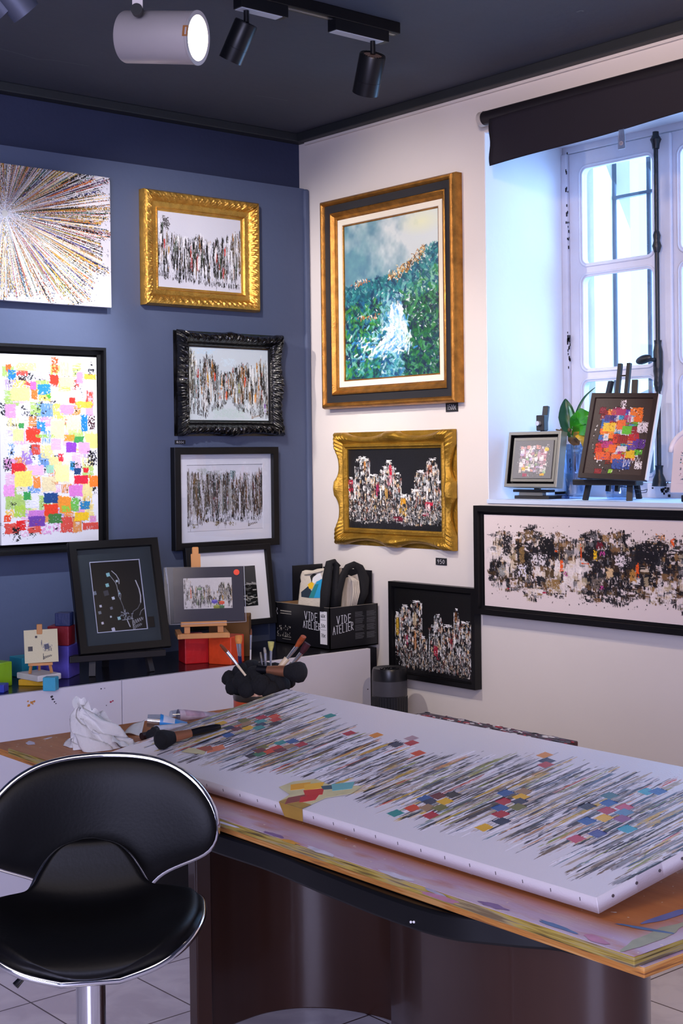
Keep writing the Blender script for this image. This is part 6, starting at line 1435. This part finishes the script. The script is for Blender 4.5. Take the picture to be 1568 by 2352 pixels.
p = p_blocks(.176, .136, 1100, 120, '#77787a', 9, 9, .16, ['#e8e0e0', '#dcd6dc', '#c8a8b4', '#e8d88a', '#d8d0c8', '#b88a98', '#e8a8a0', '#c8b8d8', '#a8c89a', '#f0ece4', '#9a9a9e'], .10, .05, '#3a3a3e', extra=[(.78, .18, .90, .30, '#e8c85a', .3), (.22, .70, .32, .80, '#e0b84a', .3), (.25, .86, .38, .96, '#a8586a', .2), (.70, .86, .82, .93, '#e0b04a', .3)])
for i in range(500): p.put(*(lambda x, y: (x, y, x+.012, y+.05))(.08+.84*p.rg.random(), .08+.84*p.rg.random()), ['#e8e6e4', '#6a6a6e', '#c8b8b8', '#4a4a4e'][p.rg.integers(4)], .5, 'nv', .8)
p.mesh('painted_canvas', s1, PAINT(), .010, .0012, '#4a4a4c', .030)
# dark brown painting on black easel
be = thing('table_easel', 'black tripod table easel holding the dark brown painting on the sill', 'easel', (.105, -1.535, ZS_), (0, 0, R(-84)))
for s in (-1, 1): MB().bar((s*.088, -.012, 0), (s*.048, .095, .41), .020, .012).build('leg', be, m_blackw)
MB().bar((0, .19, 0), (0, .08, .36), .018, .012).build('leg', be, m_blackw)
MB().box((-.125, -.035, .052), (.128, .012, .072)).build('ledge', be, m_blackw, bevel=.003)
k = MB().use(m_blackw); k.bar((-.018, .022, .03), (-.018, .108, .47), .014, .012); k.bar((.018, .022, .03), (.018, .108, .47), .014, .012); k.box((-.018, .094, .425), (.018, .10, .430)); k.build('twin_mast', be)
s2 = thing('small_painting', 'dark brown painting with bright multicoloured blocks, resting on the black easel on the sill', 'painting', onx(1424, 1004, .10), facing(-84, 14, -2.5))
W3, H3 = .262, .298
frame('brown_frame', W3, H3, [(0, 0), (0, .018), (.016, .018), (.018, .011)], s2, mat('dark_brown_frame', '#2a1c1a', .5, var=.1))
p = p_blocks(W3-.030, H3-.030, 1100, 130, '#3a2a26', 10, 7, .17, ['#e8b81c', '#d8381c', '#e86a1c', '#58a82c', '#8a1c24', '#5a3a9c', '#2f6ab8', '#d8d4dc', '#b02c6a', '#f0902c', '#3a9ac8', '#a82c1c'], .15, .12, '#1c1614',
    extra=[(.10, .12, .22, .22, '#8a1c34', .35), (.20, .22, .44, .32, '#3a2a7a', .3), (.30, .12, .58, .24, '#a82c5a', .35), (.62, .12, .86, .24, '#e8721c', .3), (.20, .32, .44, .45, '#e8c02c', .25), (.44, .28, .60, .42, '#e86a2c', .2), (.54, .36, .72, .48, '#5cb82c', .15), (.78, .30, .98, .46, '#dcd4dc', .35), (.48, .48, .68, .60, '#8c141c', .15), (.66, .46, .86, .56, '#b81c24', .3), (.22, .56, .44, .66, '#b0287a', .35), (.36, .60, .50, .72, '#e8641c', .15), (.50, .62, .68, .70, '#dccfd4', .2), (.80, .52, .98, .66, '#5a2c8c', .35), (.66, .68, .84, .78, '#e0b41c', .2), (.14, .70, .44, .82, '#e0581c', .3), (.44, .78, .80, .93, '#2c4a9c', .3), (.80, .66, .95, .74, '#5cb82c', .35), (.18, .92, .32, 1.0, '#8c1c24', .3), (.84, .80, .98, .92, '#e0dce0', .4), (.42, .92, .50, .98, '#8cc83c', .3), (.44, .02, .56, .16, '#e8e0e8', .5)])
for i in range(140):
    a_ = 2*PI*p.rg.random(); p.put(.5+.43*math.cos(a_)-.01, .53+.42*math.sin(a_)-.01, .5+.43*math.cos(a_)+.02, .53+.42*math.sin(a_)+.015, ['#e8e6e4', '#0f0d0d'][p.rg.integers(2)], .5, 'n', .9)
p.signature(.66, .84, .26, '#e0dce4'); p.mesh('painted_canvas', s2, PAINT(), 0, .0016, None, .012)
# painted edge of the canvas behind the frame
MB().box((W3/2-.0, -H3/2+.004, 0), (W3/2+.005, H3/2-.002, .016)).build('canvas_edge', s2, m_lilac)
# glass vase with plant
vp = Vector((.215, onx(1321, 1100, .215).y, ZS_)); va = thing('potted_plant', 'green-leaved plant in a ribbed clear glass vase between the two sill paintings', 'plant', vp)
m_vg = glass_mat('vase_glass', (.72, .82, .95), .22, .05)
MB().use(m_vg).lathe([(1e-4, .002), (.036, .002), (.040, .02), (.044, .15), (.047, .16), (.044, .167), (.048, .175), (.045, .182), (.050, .195), (.046, .195), (.041, .17), (.036, .02), (1e-4, .012)], 36).build('vase', va, smooth='auto')
MB().use(mat('pebbles_water', '#9fb4c8', .2)).lathe([(1e-4, .012), (.033, .014), (.037, .09), (1e-4, .09)], 24).build('water', va, smooth=True)
m_lf = mat('leaf_green', '#3a9a24', .35, var=.25, scale=14); m_lf2 = mat('leaf_deep_green', '#1c4a2c', .35, var=.2, scale=14); m_lfy = mat('leaf_yellowed', '#c8a02c', .5, var=.3, scale=14); m_lfb = mat('leaf_withered', '#5a4630', .8)
def leaf(pts, ws, m_, name='leaf', nrm=None, cup=.3):
    P_ = [Vector(q_)-vp for q_ in pts]; k = MB().use(m_); n = 14
    def fn(u, v):
        s = v*(len(P_)-1); i = min(int(s), len(P_)-2); t_ = s-i
        f = lambda j: P_[max(0, min(len(P_)-1, j))]
        c_ = .5*(2*f(i)+(f(i+1)-f(i-1))*t_+(2*f(i-1)-5*f(i)+4*f(i+1)-f(i+2))*t_*t_+(-f(i-1)+3*f(i)-3*f(i+1)+f(i+2))*t_**3)
        d_ = (f(i+1)-f(i)).normalized(); side = d_.cross(nrm or dv).normalized(); w_ = float(np.interp(v, np.linspace(0, 1, len(ws)), ws)); x = 2*u-1
        return c_+side*w_*x+(nrm or dv)*(-cup*w_*abs(x)**1.5+.0015*math.sin(v*22))
    k.grid(fn, 8, n*2); return k.build(name, va, smooth=True)
Q = lambda px, py, x=.2: onx(px, py, x)
leaf([Q(1318, 1020), Q(1306, 985), Q(1300, 950), Q(1298, 916)], [.002, .012, .030, .033, .022, .002], m_lf2, cup=.5)
leaf([Q(1322, 1020), Q(1318, 990), Q(1322, 955), Q(1340, 915, .22), Q(1366, 890, .24)], [.004, .006, .006, .004, .001], m_lf2)
leaf([Q(1320, 1022), Q(1318, 985), Q(1311, 950, .18), Q(1306, 932, .17)], [.004, .006, .005, .001], mat('leaf_pale', '#8ab8a0', .4))
leaf([Q(1312, 985), Q(1325, 962, .17), Q(1345, 958, .15), Q(1365, 985, .15)], [.004, .022, .030, .022, .004], m_lf, cup=.4)
leaf([Q(1315, 1000), Q(1330, 985, .17), Q(1350, 988, .15), Q(1370, 1010, .15)], [.004, .02, .026, .018, .003], m_lf, cup=.5)
leaf([Q(1318, 1008), Q(1328, 996, .17), Q(1338, 1008, .16), Q(1343, 1035, .16)], [.003, .016, .020, .012, .002], m_lfy, 'yellowed_leaf', cup=.5)
leaf([Q(1306, 1002), Q(1312, 1010, .17), Q(1322, 1015, .16), Q(1330, 1010, .15)], [.003, .014, .016, .003], m_lfb, 'withered_leaf', cup=.6)
k = MB().use(m_lfb)
for i in range(7): k.ball(Q(1283+6*i, 992-2*math.sin(i*2)*2, .2)-vp, .007, .006, .008, 8)
k.tube([Q(1277, 987)-vp, Q(1300, 992)-vp, Q(1318, 1015)-vp, (0, 0, .10)], .003, 8); k.build('dry_stem', va, smooth=True)
# light blue glass bottle / jar shapes beside the vase
jr = thing('glass_jar', 'squat clear glass jar half hidden behind the brown painting', 'jar', (.24, -1.475, ZS_)); MB().use(m_vg).lathe([(1e-4, .002), (.045, .002), (.050, .02), (.050, .12), (.040, .14), (.040, .16), (.036, .16), (.036, .14), (.046, .12), (.046, .02), (1e-4, .01)], 32).build('jar_body', jr, smooth='auto')
# blue clip things at the foot of the vase
ck2 = thing('sill_clamp', 'small pale blue clamp lying at the foot of the display stand', 'clamp', onz(1285, 1145, ZS_)); mcb = mat('pale_blue_metal', '#5a7ab0', .4, .2)
k = MB().use(mcb); k.box((-.012, -.03, 0), (.02, .03, .010)); k.box((-.0, -.05, .010), (.012, .02, .016), Matrix.Rotation(R(20), 4, 'Z')); k.build('jaw', ck2, bevel=.002); k = MB().use(m_hnd); k.tube([(0, .02, .02), (.01, -.04, .022)], .005, 10); k.build('grip', ck2, smooth='auto')
# wire loop
k = MB(); cw = [onx(1400, 1112, .22), onx(1440, 1120, .2), onx(1475, 1127, .15), onx(1486, 1124, .14), onx(1484, 1131, .14), onx(1462, 1133, .16)]; k.tube(cw, .0012, 6); tag(k.build('wire', None, m_iron, smooth=True), 'thin black wire curling beside the brown painting easel', 'wire')
# cut-off white easel with painting at the right edge
we = thing('display_stand', 'dark display base at the right picture edge under the white arched holder', 'easel', onz(1560, 1153, ZS_)+Vector((.03, -.02, 0)), (0, 0, R(-90)))
MB().use(m_blackw).box((-.022, -.02, 0), (.16, .05, .022)).box((.02, 0, .022), (.10, .03, .05)).box((.0, -.012, .05), (.14, .02, .068)).build('base', we, bevel=.003)
wp = thing('small_painting', 'white arched painted panel cut off by the right picture edge', 'painting', onx(1584, 1133, .035), facing(-90, 8, 0))
wa = mat('white_acrylic_panel', '#d8ccd4', .35, var=.03)
def arch(hw_, h_, n=14): return [(-hw_, 0), (hw_, 0)]+[(hw_*math.cos(PI*i/n), h_-hw_*.9+hw_*.9*math.sin(PI*i/n)) for i in range(n+1)]
MB().prism(arch(.070, .215), 0, .010).build('arched_panel', wp, wa, bevel=.003)
k = MB().use(mat('white_gloss_arch', '#e4dee8', .2)); k.tube([(x, y, .012) for x, y in arch(.078, .20)[1:]], .008, 10); k.build('arched_rim', wp, smooth=True)
MB().box((-.03, .20, 0), (.03, .245, .009)).build('top_tab', wp, wa, bevel=.003)
p = Paint(.09, .11, 1000, '#d8ccd4', 140)
for i in range(160): p.put(*(lambda x, y: (x, y, x+.10, y+.05))(.05+.8*p.rg.random(), .05+.85*p.rg.random()), ['#1c3c5a', '#2f7a8c', '#101014', '#c8a86a', '#b05a4a', '#e0d8dc', '#7a3a5a'][p.rg.integers(7)], .48, 'n', .9)
o = p.mesh('painting', wp, PAINT(), 0, .0008, None, .0108); o.location = (0, .085, 0)
# fine scratches on the ceiling and the slate board
k = MB().use(mat('pale_scratch', '#6c7278', .8))
def scr(pts, w_=.0012):
    for a_, b_ in zip(pts[:-1], pts[1:]):
        A_, B_ = onz(*a_, H_C-.0006), onz(*b_, H_C-.0006); d_ = (B_-A_).normalized(); n_ = Vector((-d_.y, d_.x, 0))*w_; k.add([A_+n_, A_-n_, B_-n_, B_+n_], [(0, 1, 2, 3)])
scr([(0, 112), (45, 124), (85, 136), (120, 138), (165, 145), (205, 152)]); scr([(588, 219), (620, 224), (660, 231)]); scr([(1324, 28), (1334, 24), (1340, 26)], .003)
tag(k.build('trim_11', None), None, None, None, 'structure')
